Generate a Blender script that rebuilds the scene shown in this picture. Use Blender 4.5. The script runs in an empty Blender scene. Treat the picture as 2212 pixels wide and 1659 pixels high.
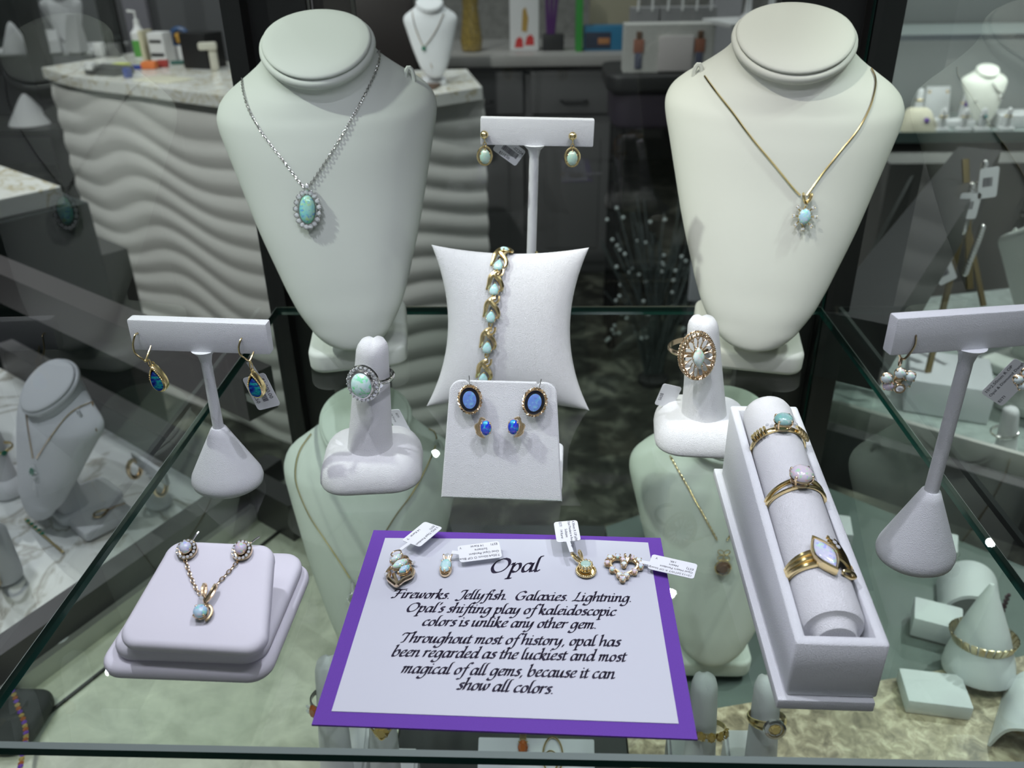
import bpy, bmesh, math, random
from math import sin, cos, pi, radians, sqrt, atan2, tan
from mathutils import Vector, Matrix
from mathutils.bvhtree import BVHTree

random.seed(7)
scene = bpy.context.scene
COL = scene.collection

# ------------------------------------------------------------------ camera
W, H, FPX = 2212, 1659, 1811.5
PITCH, ROLL, YAW = radians(28.167), radians(-1.065), radians(-2.582)
EYE = Vector((0, 0, .225))          # z = 0 is the top of the glass shelf, metres
_f = Vector((sin(YAW) * cos(PITCH), cos(YAW) * cos(PITCH), -sin(PITCH)))
_r0 = Vector((cos(YAW), -sin(YAW), 0))
_u0 = _r0.cross(_f)
CR, CU, CF = cos(ROLL) * _r0 + sin(ROLL) * _u0, -sin(ROLL) * _r0 + cos(ROLL) * _u0, _f
cd = bpy.data.cameras.new('camera')
cam = bpy.data.objects.new('camera', cd)
COL.objects.link(cam)
cam.matrix_world = Matrix(((CR.x, CU.x, -CF.x, EYE.x), (CR.y, CU.y, -CF.y, EYE.y), (CR.z, CU.z, -CF.z, EYE.z), (0, 0, 0, 1)))
cd.sensor_width = 36
cd.lens = 36 * FPX / W
cd.clip_start = .01
cd.clip_end = 60
cd.dof.use_dof = True
cd.dof.focus_distance = .345
cd.dof.aperture_fstop = 15
scene.camera = cam


def ray(px, py):
    return CF + CR * ((px - W / 2) / FPX) - CU * ((py - H / 2) / FPX)


def pz(px, py, z=0.0):              # the point of the plane z = const seen at a pixel of the photo
    d = ray(px, py)
    return EYE + d * ((z - EYE.z) / d.z)


def py_(px, py, y):
    d = ray(px, py)
    return EYE + d * (y / d.y)


# ------------------------------------------------------------------ world, lights, exposure
wd = bpy.data.worlds.new('store')
scene.world = wd
wd.use_nodes = True
wd.node_tree.nodes['Background'].inputs[0].default_value = (.55, .60, .60, 1)
wd.node_tree.nodes['Background'].inputs[1].default_value = .30
scene.view_settings.view_transform = 'Standard'
scene.view_settings.look = 'None'
scene.view_settings.gamma = 1
scene.view_settings.exposure = 0.12
scene.view_settings.use_curve_mapping = False
scene.cycles.max_bounces = 10
scene.cycles.transparent_max_bounces = 24
scene.cycles.caustics_reflective = False
scene.cycles.caustics_refractive = False
scene.cycles.sample_clamp_indirect = 4


def area(name, loc, size, power, color, target=None, size_y=None):
    l = bpy.data.lights.new(name, 'AREA')
    l.energy = power
    l.color = color
    l.size = size
    if size_y:
        l.shape = 'RECTANGLE'
        l.size_y = size_y
    o = bpy.data.objects.new(name, l)
    COL.objects.link(o)
    o.location = loc
    d = (Vector(target) - Vector(loc)) if target else Vector((0, 0, -1))
    o.rotation_euler = d.to_track_quat('-Z', 'Y').to_euler()
    return o


def spot(name, loc, target, power, color, ang=60, rad=.01, blend=.5):
    l = bpy.data.lights.new(name, 'SPOT')
    l.energy = power
    l.color = color
    l.spot_size = radians(ang)
    l.spot_blend = blend
    l.shadow_soft_size = rad
    o = bpy.data.objects.new(name, l)
    COL.objects.link(o)
    o.location = loc
    o.rotation_euler = (Vector(target) - Vector(loc)).to_track_quat('-Z', 'Y').to_euler()
    return o


COOL = (.87, .89, 1.0)
NEUT = (.97, 1.0, .92)
area('led_strip', (.0, .09, .50), .46, .75, COOL, (0, .27, 0), .02)
spot('led_puck_left', (-.17, .25, .52), (-.12, .235, 0), 3.4, COOL, 70, .005, .7)
spot('led_puck_right', (.085, .25, .52), (.085, .235, 0), 3.4, COOL, 72, .005, .7)
spot('edge_fill', (.20, .20, .48), (.155, .25, .05), 1.8, COOL, 56, .005, .7)  # added fill for the T-bar at the right edge, no known fitting
spot('case_spot_left', (-.52, .30, .66), (-.10, .44, .10), 12.5, NEUT, 30, .010)
spot('case_spot_middle', (-.22, .24, .74), (.12, .44, .10), 7.5, (1.0, .99, .86), 26, .010)
spot('case_spot_right', (.55, .32, .72), (.15, .44, .10), 3.6, NEUT, 26, .010)
spot('deck_spot_left', (-.50, .12, .85), (-.30, .38, -.25), 11.0, (1.0, 1.0, .86), 24, .008)
spot('deck_fill_right', (.50, .12, .85), (.30, .45, -.25), 8.0, (1.0, 1.0, .92), 24, .008)  # added light to brighten the white blocks on the lower deck
spot('neighbour_spot_left', (-.62, .50, .62), (-.46, .64, -.25), 5.0, COOL, 75, .012)
spot('neighbour_spot_left', (-.95, .80, .62), (-.60, .72, -.25), 4.0, COOL, 75, .012)
spot('neighbour_fill_right', (.62, .72, .55), (.45, .82, -.25), 15.0, (.93, 1, .98), 80, .012)  # added to brighten the right-hand case, no fitting seen there
spot('neighbour_fill_right', (.36, .40, .55), (.31, .48, -.25), 5.0, (.9, 1.0, .95), 60, .012)  # second added fill, over the blocks at the lower right
spot('counter_fill', (-1.5, .6, 1.5), (-.8, 2.1, -.5), 110, (1.0, .99, .97), 60, .03)  # added fill to brighten the wave panel
spot('counter_fill', (-.1, 1.2, 1.75), (-.3, 2.0, -.6), 45, (.95, 1, .99), 50, .03)  # second added fill, on the nearer end of the counter
for x, y, e in [(-1.4, 1.9, 26), (.45, 2.3, 16), (-.5, 3.2, 30), (-2.4, 2.9, 45), (1.7, 2.6, 30), (-.9, .4, 7)]:
    spot('ceiling_downlight', (x, y, 1.85), (x, y, -1), e, (.97, .99, 1.0), 125, .012, .6)

# ------------------------------------------------------------------ materials
MATS = {}


def new_mat(name):
    m = bpy.data.materials.new(name)
    m.use_nodes = True
    nt = m.node_tree
    return m, nt, nt.nodes['Principled BSDF']


def N(nt, t, **kw):
    n = nt.nodes.new(t)
    for k, v in kw.items():
        setattr(n, k, v)
    return n


def coords(nt, scale):
    tc = N(nt, 'ShaderNodeTexCoord')
    mp = N(nt, 'ShaderNodeMapping')
    mp.inputs['Scale'].default_value = (scale,) * 3 if not isinstance(scale, tuple) else scale
    nt.links.new(tc.outputs['Object'], mp.inputs['Vector'])
    return mp.outputs['Vector']


def plain(name, col, rough=.5, metal=0.0, bump=None, spec=.5, coat=0.0, vary=None, sub=0):
    m, nt, p = new_mat(name)
    p.inputs['Base Color'].default_value = (*col, 1)
    p.inputs['Roughness'].default_value = rough
    p.inputs['Metallic'].default_value = metal
    p.inputs['Specular IOR Level'].default_value = spec
    p.inputs['Coat Weight'].default_value = coat
    if vary:                         # (scale, amount): mild blotches of the colour itself
        v = coords(nt, vary[0])
        n = N(nt, 'ShaderNodeTexNoise')
        n.inputs['Detail'].default_value = 4
        r = N(nt, 'ShaderNodeValToRGB')
        r.color_ramp.elements[0].position = .3
        r.color_ramp.elements[1].position = .7
        r.color_ramp.elements[0].color = (*[c * (1 - vary[1]) for c in col], 1)
        r.color_ramp.elements[1].color = (*[min(1, c * (1 + vary[1])) for c in col], 1)
        nt.links.new(v, n.inputs['Vector'])
        nt.links.new(n.outputs['Fac'], r.inputs['Fac'])
        nt.links.new(r.outputs['Color'], p.inputs['Base Color'])
    if bump:                         # (scale, distance, kind)
        v = coords(nt, bump[0])
        if bump[2] == 'v':
            n = N(nt, 'ShaderNodeTexVoronoi', feature='SMOOTH_F1')
            out = n.outputs['Distance']
        else:
            n = N(nt, 'ShaderNodeTexNoise')
            n.inputs['Detail'].default_value = 3
            out = n.outputs['Fac']
        nt.links.new(v, n.inputs['Vector'])
        b = N(nt, 'ShaderNodeBump')
        b.inputs['Strength'].default_value = 1
        b.inputs['Distance'].default_value = bump[1]
        nt.links.new(out, b.inputs['Height'])
        nt.links.new(b.outputs['Normal'], p.inputs['Normal'])
    MATS[name] = m
    return m


def opal(name, base, second, flecks, amount=.5, scale=420):
    m, nt, p = new_mat(name)
    v = coords(nt, scale)
    n = N(nt, 'ShaderNodeTexNoise')
    n.inputs['Scale'].default_value = .55
    n.inputs['Detail'].default_value = 3
    r = N(nt, 'ShaderNodeValToRGB')
    r.color_ramp.elements[0].position, r.color_ramp.elements[1].position = .38, .62
    r.color_ramp.elements[0].color, r.color_ramp.elements[1].color = (*base, 1), (*second, 1)
    vo = N(nt, 'ShaderNodeTexVoronoi')
    vo.inputs['Scale'].default_value = 2.2
    vo.inputs['Randomness'].default_value = 1
    fr = N(nt, 'ShaderNodeValToRGB')
    fr.color_ramp.interpolation = 'CONSTANT'
    while len(fr.color_ramp.elements) < len(flecks):
        fr.color_ramp.elements.new(.5)
    for i, c in enumerate(flecks):
        fr.color_ramp.elements[i].position = i / len(flecks)
        fr.color_ramp.elements[i].color = (*c, 1)
    sep = N(nt, 'ShaderNodeSeparateColor')
    n2 = N(nt, 'ShaderNodeTexNoise')
    n2.inputs['Scale'].default_value = 1.1
    n2.inputs['Detail'].default_value = 2
    fm = N(nt, 'ShaderNodeValToRGB')
    fm.color_ramp.elements[0].position, fm.color_ramp.elements[1].position = .46, .56
    fm.color_ramp.elements[0].color, fm.color_ramp.elements[1].color = (0, 0, 0, 1), (amount,) * 3 + (1,)
    mix = N(nt, 'ShaderNodeMix', data_type='RGBA')
    for t in (n, vo, n2):
        nt.links.new(v, t.inputs['Vector'])
    nt.links.new(n.outputs['Fac'], r.inputs['Fac'])
    nt.links.new(vo.outputs['Color'], sep.inputs['Color'])
    nt.links.new(sep.outputs[0], fr.inputs['Fac'])
    nt.links.new(n2.outputs['Fac'], fm.inputs['Fac'])
    nt.links.new(fm.outputs['Color'], mix.inputs['Factor'])
    nt.links.new(r.outputs['Color'], mix.inputs['A'])
    nt.links.new(fr.outputs['Color'], mix.inputs['B'])
    nt.links.new(mix.outputs['Result'], p.inputs['Base Color'])
    p.inputs['Roughness'].default_value = .12
    p.inputs['Coat Weight'].default_value = .6
    p.inputs['Coat Roughness'].default_value = .03
    MATS[name] = m
    return m


def glass(name, tint, ior=1.5, rough=0.0):
    """thin sheet glass: what passes through is tinted, the rest is mirrored (Fresnel)"""
    m, nt, p = new_mat(name)
    nt.nodes.remove(p)
    out = nt.nodes['Material Output']
    tr = N(nt, 'ShaderNodeBsdfTransparent')
    tr.inputs[0].default_value = (*tint, 1)
    gl = N(nt, 'ShaderNodeBsdfGlossy')
    gl.inputs['Roughness'].default_value = rough
    fr = N(nt, 'ShaderNodeFresnel')
    fr.inputs['IOR'].default_value = ior
    geo = N(nt, 'ShaderNodeNewGeometry')
    mx = N(nt, 'ShaderNodeMixShader')
    # only the side one looks at mirrors, so that a sheet reflects like a sheet
    inv = N(nt, 'ShaderNodeMath', operation='SUBTRACT')
    inv.inputs[0].default_value = 1
    mu = N(nt, 'ShaderNodeMath', operation='MULTIPLY')
    nt.links.new(geo.outputs['Backfacing'], inv.inputs[1])
    nt.links.new(fr.outputs[0], mu.inputs[0])
    nt.links.new(inv.outputs[0], mu.inputs[1])
    nt.links.new(mu.outputs[0], mx.inputs[0])
    nt.links.new(tr.outputs[0], mx.inputs[1])
    nt.links.new(gl.outputs[0], mx.inputs[2])
    nt.links.new(mx.outputs[0], out.inputs['Surface'])
    MATS[name] = m
    return m


LEATHER = plain('white_leatherette', (.80, .80, .82), .5, bump=(950, .00032, 'v'), spec=.35)
LEATHER2 = plain('grey_white_leatherette', (.72, .73, .76), .55, bump=(900, .00022, 'v'), spec=.3)
VELVET = plain('cream_bust_cover', (.70, .71, .645), .62, bump=(1500, .00004, 'n'), spec=.25)
VELVET2 = plain('pale_bust_cover', (.65, .69, .64), .62, bump=(1500, .00004, 'n'), spec=.25)
SUEDE = plain('lilac_white_suede', (.79, .77, .84), .8, bump=(2200, .00007, 'n'), spec=.2)
GOLD = plain('yellow_gold', (.90, .72, .38), .22, 1.0)
GOLD2 = plain('warm_gold', (.90, .70, .46), .22, 1.0)
ROSE = plain('rose_gold', (.84, .66, .46), .24, 1.0)
SILVER = plain('white_gold', (.78, .77, .75), .16, 1.0)
DIAM = plain('diamond', (.95, .97, 1.0), .05, .45, coat=1.0)
ONYX = plain('black_onyx', (.006, .006, .012), .08, coat=.6)
SMOKY = plain('smoky_quartz', (.10, .05, .025), .06, coat=1.0)
CITRINE = plain('citrine', (.58, .40, .12), .06, .3, coat=1.0)
MADEIRA = plain('orange_citrine', (.45, .12, .03), .06, .2, coat=1.0)
EMER = plain('emerald', (.01, .16, .09), .08, coat=1.0)
AMETH = plain('amethyst', (.16, .06, .42), .08, coat=1.0)
PAPER = plain('white_paper', (.58, .59, .65), .7, spec=.2)
TAGP = plain('tag_paper', (.80, .81, .84), .45, spec=.4)
PURPLE = plain('purple_card', (.14, .055, .36), .75, vary=(900, .12), spec=.2)
INK = plain('dark_ink', (.012, .006, .03), .6)
INK2 = plain('grey_print', (.05, .05, .06), .6)
EDGE = plain('green_glass_edge', (.004, .035, .028), .15, coat=.5)
EDGE2 = plain('pale_glass_edge', (.26, .31, .29), .3, coat=.4)
METAL_D = plain('dark_frame_metal', (.022, .022, .023), .38, .4)
METAL_G = plain('grey_rail_metal', (.085, .08, .084), .4, .5, bump=(300, .0001, 'n'))
METAL_L = plain('pale_rail_metal', (.55, .55, .52), .35, .6)
STICK = plain('onyx_dark_stripe', (.01, .01, .012), .5)

O_GREEN = opal('opal_green_blue', (.26, .66, .68), (.46, .74, .58), [(.10, .32, .70), (.15, .75, .45), (.45, .70, .30), (.30, .60, .60)], .75)
O_BLUE = opal('opal_sky_blue', (.42, .66, .84), (.66, .76, .82), [(.2, .45, .8), (.2, .75, .65), (.7, .65, .8), (.3, .8, .55)], .7)
O_PALE = opal('opal_pale', (.70, .82, .82), (.82, .86, .82), [(.2, .85, .4), (.85, .65, .6), (.4, .7, .85), (.6, .8, .5)], .55)
O_RING = opal('opal_milky_green', (.60, .84, .82), (.78, .90, .88), [(.15, .85, .30), (.2, .8, .45), (.5, .75, .8), (.6, .78, .74)], .8, 330)
O_MINT = opal('opal_mint', (.40, .62, .52), (.52, .66, .58), [(.35, .6, .5), (.6, .65, .5), (.4, .62, .62), (.5, .6, .5)], .5)
O_LINK = opal('opal_aqua', (.48, .78, .78), (.66, .84, .84), [(.25, .75, .6), (.3, .6, .8), (.6, .75, .8), (.4, .8, .7)], .6)
O_PINK = opal('opal_pink_milky', (.68, .60, .72), (.75, .68, .68), [(.35, .85, .4), (.85, .5, .45), (.5, .5, .9), (.75, .7, .75)], .6)
O_LILAC = opal('opal_lilac', (.62, .64, .80), (.74, .74, .84), [(.35, .40, .95), (.5, .85, .65), (.75, .7, .9), (.6, .65, .9)], .7)
O_DEEP = opal('opal_deep_blue', (.02, .05, .50), (.06, .14, .58), [(.01, .03, .72), (.02, .45, .62), (.10, .06, .60), (.02, .30, .50)], .9)
O_DOUB = opal('opal_blue_doublet', (.13, .24, .62), (.20, .33, .66), [(.10, .35, .62), (.15, .22, .66), (.2, .5, .62), (.1, .18, .5)], .6)


def striped_opal():
    m, nt, p = new_mat('opal_inlay_striped')
    v = coords(nt, (520, 1500, 520))
    n = N(nt, 'ShaderNodeTexNoise')
    n.inputs['Scale'].default_value = .7
    n.inputs['Detail'].default_value = 2
    r = N(nt, 'ShaderNodeValToRGB')
    cs = [(.30, (.004, .008, .10)), (.45, (.008, .03, .32)), (.55, (.01, .16, .30)), (.64, (.01, .40, .36)), (.75, (.01, .03, .26))]
    while len(r.color_ramp.elements) < len(cs):
        r.color_ramp.elements.new(.5)
    for e, (q, c) in zip(r.color_ramp.elements, cs):
        e.position = q
        e.color = (*c, 1)
    nt.links.new(v, n.inputs['Vector'])
    nt.links.new(n.outputs['Fac'], r.inputs['Fac'])
    nt.links.new(r.outputs['Color'], p.inputs['Base Color'])
    p.inputs['Roughness'].default_value = .08
    p.inputs['Coat Weight'].default_value = .8
    MATS['opal_inlay_striped'] = m
    return m


O_STRIPE = striped_opal()
G_SHELF = glass('shelf_glass', (.925, .96, .935))
G_PANE = glass('pane_glass', (.93, .965, .95), 1.5)
G_THIN = glass('clear_glass', (.93, .97, .96), 1.4)

# ------------------------------------------------------------------ mesh builder


class B:
    def __init__(s):
        s.bm = bmesh.new()
        s.M = Matrix.Identity(4)

    def v(s, p):
        return s.bm.verts.new(s.M @ Vector(p))

    def f(s, vs, mi=0):
        try:
            fc = s.bm.faces.new(vs)
            fc.material_index = mi
            return fc
        except ValueError:
            return None

    def loft(s, rings, cap0=True, cap1=True, closed=False, ring_closed=True):
        R = [[s.v(p) for p in r] for r in rings]
        n = len(R[0])
        rr = range(len(R)) if closed else range(len(R) - 1)
        for i in rr:
            a, b = R[i], R[(i + 1) % len(R)]
            for j in range(n if ring_closed else n - 1):
                s.f((a[j], a[(j + 1) % n], b[(j + 1) % n], b[j]))
        if not closed:
            if cap0:
                s.f(R[0][::-1])
            if cap1:
                s.f(R[-1])
        return s

    def box(s, c, size, bev=0.0, R=None):
        t = bmesh.new()
        bmesh.ops.create_cube(t, size=1)
        for w in t.verts:
            w.co = Vector((w.co.x * size[0], w.co.y * size[1], w.co.z * size[2]))
        if bev > 0:
            bmesh.ops.bevel(t, geom=t.edges[:], offset=bev, segments=2, profile=.6, affect='EDGES')
        M = Matrix.Translation(c) @ (R.to_4x4() if R else Matrix.Identity(4))
        s.add(t, M)
        return s

    def add(s, t, M=None):
        M = s.M @ (M if M else Matrix.Identity(4))
        d = {}
        for w in t.verts:
            d[w] = s.bm.verts.new(M @ w.co)
        for fc in t.faces:
            s.f([d[w] for w in fc.verts], fc.material_index)
        t.free()

    def tube(s, pts, r, n=8, closed=False, flat=1.0):
        pts = [Vector(p) for p in pts]
        m = len(pts)
        rings = []
        up = None
        for i, p in enumerate(pts):
            a = pts[(i - 1) % m] if (closed or i > 0) else p
            b = pts[(i + 1) % m] if (closed or i < m - 1) else p
            t = (b - a)
            if t.length < 1e-9:
                t = Vector((0, 0, 1))
            t.normalize()
            if up is None:
                up = Vector((0, 0, 1)) if abs(t.z) < .9 else Vector((0, 1, 0))
            x = up.cross(t)
            if x.length < 1e-4:
                x = Vector((1, 0, 0)).cross(t)
            x.normalize()
            y = t.cross(x)
            up = y
            q = r[i] if isinstance(r, (list, tuple)) else r
            rings.append([p + x * (cos(2 * pi * k / n) * q * flat) + y * (sin(2 * pi * k / n) * q) for k in range(n)])
        s.loft(rings, closed=closed)
        return s

    def lathe(s, prof, n=32, c=(0, 0, 0), ax=(1, 1)):
        c = Vector(c)
        s.loft([[c + Vector((cos(2 * pi * k / n) * r * ax[0], sin(2 * pi * k / n) * r * ax[1], z)) for k in range(n)] for r, z in prof])
        return s

    def ball(s, c, r, sc=(1, 1, 1), n=10):
        prof = [(max(1e-6, sin(pi * i / n) * r), -cos(pi * i / n) * r * sc[2]) for i in range(n + 1)]
        prof[0] = (r * .06, prof[0][1])
        prof[-1] = (r * .06, prof[-1][1])
        s.lathe(prof, n + 4, c, (sc[0], sc[1]))
        return s

    def prism(s, pts, z0, z1):
        a = [s.v((x, y, z0)) for x, y in pts]
        b = [s.v((x, y, z1)) for x, y in pts]
        n = len(pts)
        s.f(a[::-1])
        s.f(b)
        for i in range(n):
            s.f((a[i], a[(i + 1) % n], b[(i + 1) % n], b[i]))
        return s

    def slab(s, w, d, h, rc, re, c=(0, 0, 0), n=6, m=4):
        """rounded-corner slab standing on z = c.z, its edges rounded by re"""
        rings = []
        for i in range(m + 1):
            a = pi / 2 * i / m
            rings.append(rrect(w, d, rc, re * (1 - sin(a)), re * (1 - cos(a)), c, n))
        for i in range(m + 1):
            a = pi / 2 * i / m
            rings.append(rrect(w, d, rc, re * (1 - cos(a)), h - re * (1 - sin(a)), c, n))
        s.loft(rings)
        return s


def rrect(w, d, rc, inset, z, c=(0, 0, 0), n=6):
    out = []
    rc = max(rc - inset, 1e-5)
    hw, hd = w / 2 - inset - rc, d / 2 - inset - rc
    for sx, sy, a0 in ((1, 1, 0), (-1, 1, pi / 2), (-1, -1, pi), (1, -1, 1.5 * pi)):
        for i in range(n + 1):
            a = a0 + pi / 2 * i / n
            out.append(Vector((c[0] + sx * hw + rc * cos(a), c[1] + sy * hd + rc * sin(a), c[2] + z)))
    return out


def cat(pts, per=8, closed=False):
    """Catmull-Rom through points of any dimension"""
    P = [tuple(p) for p in pts]
    n = len(P)
    out = []
    segs = n if closed else n - 1
    for i in range(segs):
        p0 = P[(i - 1) % n] if closed or i > 0 else P[i]
        p1, p2 = P[i], P[(i + 1) % n]
        p3 = P[(i + 2) % n] if closed or i < n - 2 else P[(i + 1) % n]
        for k in range(per):
            t = k / per
            out.append(tuple(.5 * (2 * b + (c - a) * t + (2 * a - 5 * b + 4 * c - d) * t * t + (3 * b - a - 3 * c + d) * t ** 3) for a, b, c, d in zip(p0, p1, p2, p3)))
    if not closed:
        out.append(P[-1])
    return out


def mesh_of(name, b, m, smooth=True, edge_angle=None):
    me = bpy.data.meshes.new(name)
    bmesh.ops.recalc_face_normals(b.bm, faces=b.bm.faces[:])
    if smooth:
        for fc in b.bm.faces:
            fc.smooth = True
        ang = radians(edge_angle or 40)
        for e in b.bm.edges:
            if len(e.link_faces) == 2 and e.calc_face_angle(0) > ang:
                e.smooth = False
    b.bm.to_mesh(me)
    b.bm.free()
    for mm in (m if isinstance(m, (list, tuple)) else [m]):
        me.materials.append(mm)
    return me


def obj(name, b, m, parent=None, M=None, smooth=True, edge_angle=None):
    me = b if isinstance(b, bpy.types.Mesh) else mesh_of(name, b, m, smooth, edge_angle)
    o = bpy.data.objects.new(name, me)
    COL.objects.link(o)
    if parent:
        o.parent = parent
    if M is not None:
        o.matrix_local = M
    return o


def tag(o, label, cat_, group=None):
    o['label'] = label
    o['category'] = cat_
    if group:
        o['group'] = group
    return o


def thing(name, label, cat_, M=None, group=None):
    o = bpy.data.objects.new(name, None)
    o.empty_display_size = .005
    COL.objects.link(o)
    if M is not None:
        o.matrix_world = M
    return tag(o, label, cat_, group)


def struct(name, b, m, smooth=False, M=None):
    o = obj(name, b, m, None, M, smooth)
    o['kind'] = 'structure'
    return o


def at(x, y, z=0.0, rz=0.0, s=1.0):
    return Matrix.Translation((x, y, z)) @ Matrix.Rotation(rz, 4, 'Z') @ Matrix.Scale(s, 4)


def frame(o, xd, yd):
    """matrix whose local X runs along xd, local Y as near yd as it can, Z = X x Y"""
    x = Vector(xd).normalized()
    y = Vector(yd)
    z = x.cross(y).normalized()
    y = z.cross(x)
    o = Vector(o)
    return Matrix(((x.x, y.x, z.x, o.x), (x.y, y.y, z.y, o.y), (x.z, y.z, z.z, o.z), (0, 0, 0, 1)))


def T(x, y, z=0):
    return Matrix.Translation((x, y, z))


def RZ(a):
    return Matrix.Rotation(a, 4, 'Z')


def text_mesh(name, body, size, mat, parent, M, align='LEFT', spacing=1.0, bold=0.0):
    cu = bpy.data.curves.new(name, 'FONT')
    cu.body = body
    cu.size = size
    cu.align_x = align
    cu.space_line = spacing
    cu.offset = bold
    cu.resolution_u = 2
    cu.fill_mode = 'FRONT'
    o = bpy.data.objects.new(name, cu)
    me = bpy.data.meshes.new_from_object(o)
    bpy.data.objects.remove(o)
    me.name = name
    me.materials.clear()
    me.materials.append(mat)
    return obj(name, me, mat, parent, M)

# ------------------------------------------------------------------ jewellery pieces


def outline(shape, rx, ry, n=28):
    out = []
    for k in range(n):
        a = 2 * pi * k / n
        x, y = cos(a), sin(a)
        if shape == 'pear':                       # point at +y
            t = pi / 2 - a
            x, y = sin(t) * abs(sin(t / 2)) ** .85 / .81, cos(t)
        elif shape == 'marquise':                 # points at +-y
            x = (1 if x >= 0 else -1) * (1 - abs(y) ** 1.7) if abs(x) > 1e-6 else 0
        out.append((x * rx, y * ry))
    return out


def cabochon(shape, rx, ry, h, z=0.0, n=28, m=6):
    b = B()
    o = outline(shape, 1, 1, n)
    rings = [[(x * rx * .92, y * ry * .92, z - h * .35) for x, y in o]]
    for i in range(m + 1):
        a = pi / 2 * i / (m + .4)
        q = cos(a) ** .85
        rings.append([(x * rx * q, y * ry * q, z + h * sin(a)) for x, y in o])
    b.loft(rings)
    return b


_gem = {}


def gem(parent, M, r, m=None, name='diamond'):
    """a brilliant: table, crown, girdle, pavilion - flat facets, shared mesh"""
    m = m or DIAM
    k = (round(r, 6), m.name)
    if k not in _gem:
        b = B()
        ring = lambda q, z, n, o: [(cos(2 * pi * (i + o) / n) * q, sin(2 * pi * (i + o) / n) * q, z) for i in range(n)]
        b.loft([ring(r * .1, -r * .62, 8, 0), ring(r, -r * .04, 8, .0), ring(r, r * .06, 8, .0), ring(r * .55, r * .36, 8, .5)])
        _gem[k] = mesh_of(name, b, m, False)
    return obj(name, _gem[k], None, parent, M)


def add_gem(b, c, r):
    ring = lambda q, z, o: [(c[0] + cos(2 * pi * (i + o) / 8) * q, c[1] + sin(2 * pi * (i + o) / 8) * q, c[2] + z) for i in range(8)]
    b.loft([ring(r * .15, -r * .5, 0), ring(r, 0, 0), ring(r * .55, r * .36, .5)])


def claw(b, x, y, z, r, depth, lean=.25):
    """one claw: a wire rising outside the stone and a bead bent over its edge"""
    b.tube([(x * (1 - lean), y * (1 - lean), z - depth), (x * 1.06, y * 1.06, z - depth * .2), (x, y, z + r * 1.1)], [r * .7, r * .85, r], 6)
    b.ball((x * .97, y * .97, z + r * 1.0), r * 1.15, (1, 1, .8), 6)


def stone(parent, shape, rx, ry, h, om, metal, claws=(45, 135, 225, 315), depth=.0015, M=None, cr=.00035, gallery=True, label=None, gname='setting'):
    """claw-set cabochon: the stone and its gold basket, local Z out of the piece"""
    o = obj('opal', cabochon(shape, rx, ry, h), om, parent, M)
    if label:
        o['label'] = label
    b = B()
    for a in claws:
        a = radians(a)
        claw(b, cos(a) * rx * .98, sin(a) * ry * .98, h * .12, cr, depth)
    if gallery:
        ol = outline(shape, rx * .93, ry * .93, 24)
        b.tube([(x, y, -h * .25) for x, y in ol], cr * .9, 6, True)
        b.tube([(x * .82, y * .82, -depth) for x, y in ol], cr * .9, 6, True)
    obj(gname, b, metal, parent, M)
    return o


def price_tag(parent, M, w, h, lines, neck=None, size=.0012, bars=None, textM=None, cols=INK, name='price_tag'):
    """a small rounded jewellery tag, its neck strip and its print"""
    b = B()
    pts = [(p.x, p.y) for p in rrect(w, h, min(w, h) * .12, 0, 0, n=3)]
    b.prism(pts, 0, .00022)
    if neck:
        (x0, y0), (x1, y1), nw = neck
        d = Vector((x1 - x0, y1 - y0)).normalized()
        q = Vector((-d.y, d.x)) * nw / 2
        b.prism([(x0 - q.x, y0 - q.y), (x1 - q.x, y1 - q.y), (x1 + q.x, y1 + q.y), (x0 + q.x, y0 + q.y)][::1], .00002, .0002)
    t = obj(name, b, TAGP, parent, M)
    for s_, x, y, sz in lines:
        text_mesh('tag_print', s_, sz, cols, t, (textM or Matrix.Identity(4)) @ T(x, y, .00028))
    if bars:
        x0, y0, bw, bh, nb = bars
        bb = B()
        rnd = random.Random(3)
        x = x0
        while x < x0 + bw:
            q = rnd.choice((.00012, .0002, .0003))
            bb.prism([(x, y0), (x + q, y0), (x + q, y0 + bh), (x, y0 + bh)], .00023, .00027)
            x += q + rnd.choice((.00012, .0002))
        obj('barcode', bb, cols, t, textM or None)
    return t


def chain_mesh(pts, link, wire, oval=1.6):
    """interlocked oval links along a 3-D path"""
    pts = [Vector(p) for p in pts]
    L = [0]
    for a, b_ in zip(pts, pts[1:]):
        L.append(L[-1] + (b_ - a).length)
    b = B()
    n = int(L[-1] / (link * .78))
    for i in range(n):
        s = L[-1] * (i + .5) / n
        j = max(k for k in range(len(L)) if L[k] <= s)
        j = min(j, len(pts) - 2)
        t = (s - L[j]) / max(1e-9, L[j + 1] - L[j])
        c = pts[j].lerp(pts[j + 1], t)
        d = (pts[j + 1] - pts[j]).normalized()
        u = Vector((0, -1, .3)).cross(d).normalized()
        w = d.cross(u)
        a = (pi / 4 if i % 2 else -pi / 4)
        u = u * cos(a) + w * sin(a)
        b.tube([c + d * (cos(2 * pi * k / 8) * link / 2) + u * (sin(2 * pi * k / 8) * link / 2 / oval) for k in range(8)], wire, 4, True)
    return b


def bail(parent, M, w, h, metal, split=True, r=.0006):
    """V-shaped bail the chain runs through"""
    b = B()
    for s in ((-1, 1) if split else (0,)):
        b.tube(cat([(0, 0, .0004), (s * w * .35, h * .5, .0014), (s * w * .5, h, .0012), (s * w * .45, h * 1.05, -.0002), (s * w * .3, h * .5, -.0006), (0, 0, 0)], 5), [r] * 26, 6)
    return obj('bail', b, metal, parent, M)


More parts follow.
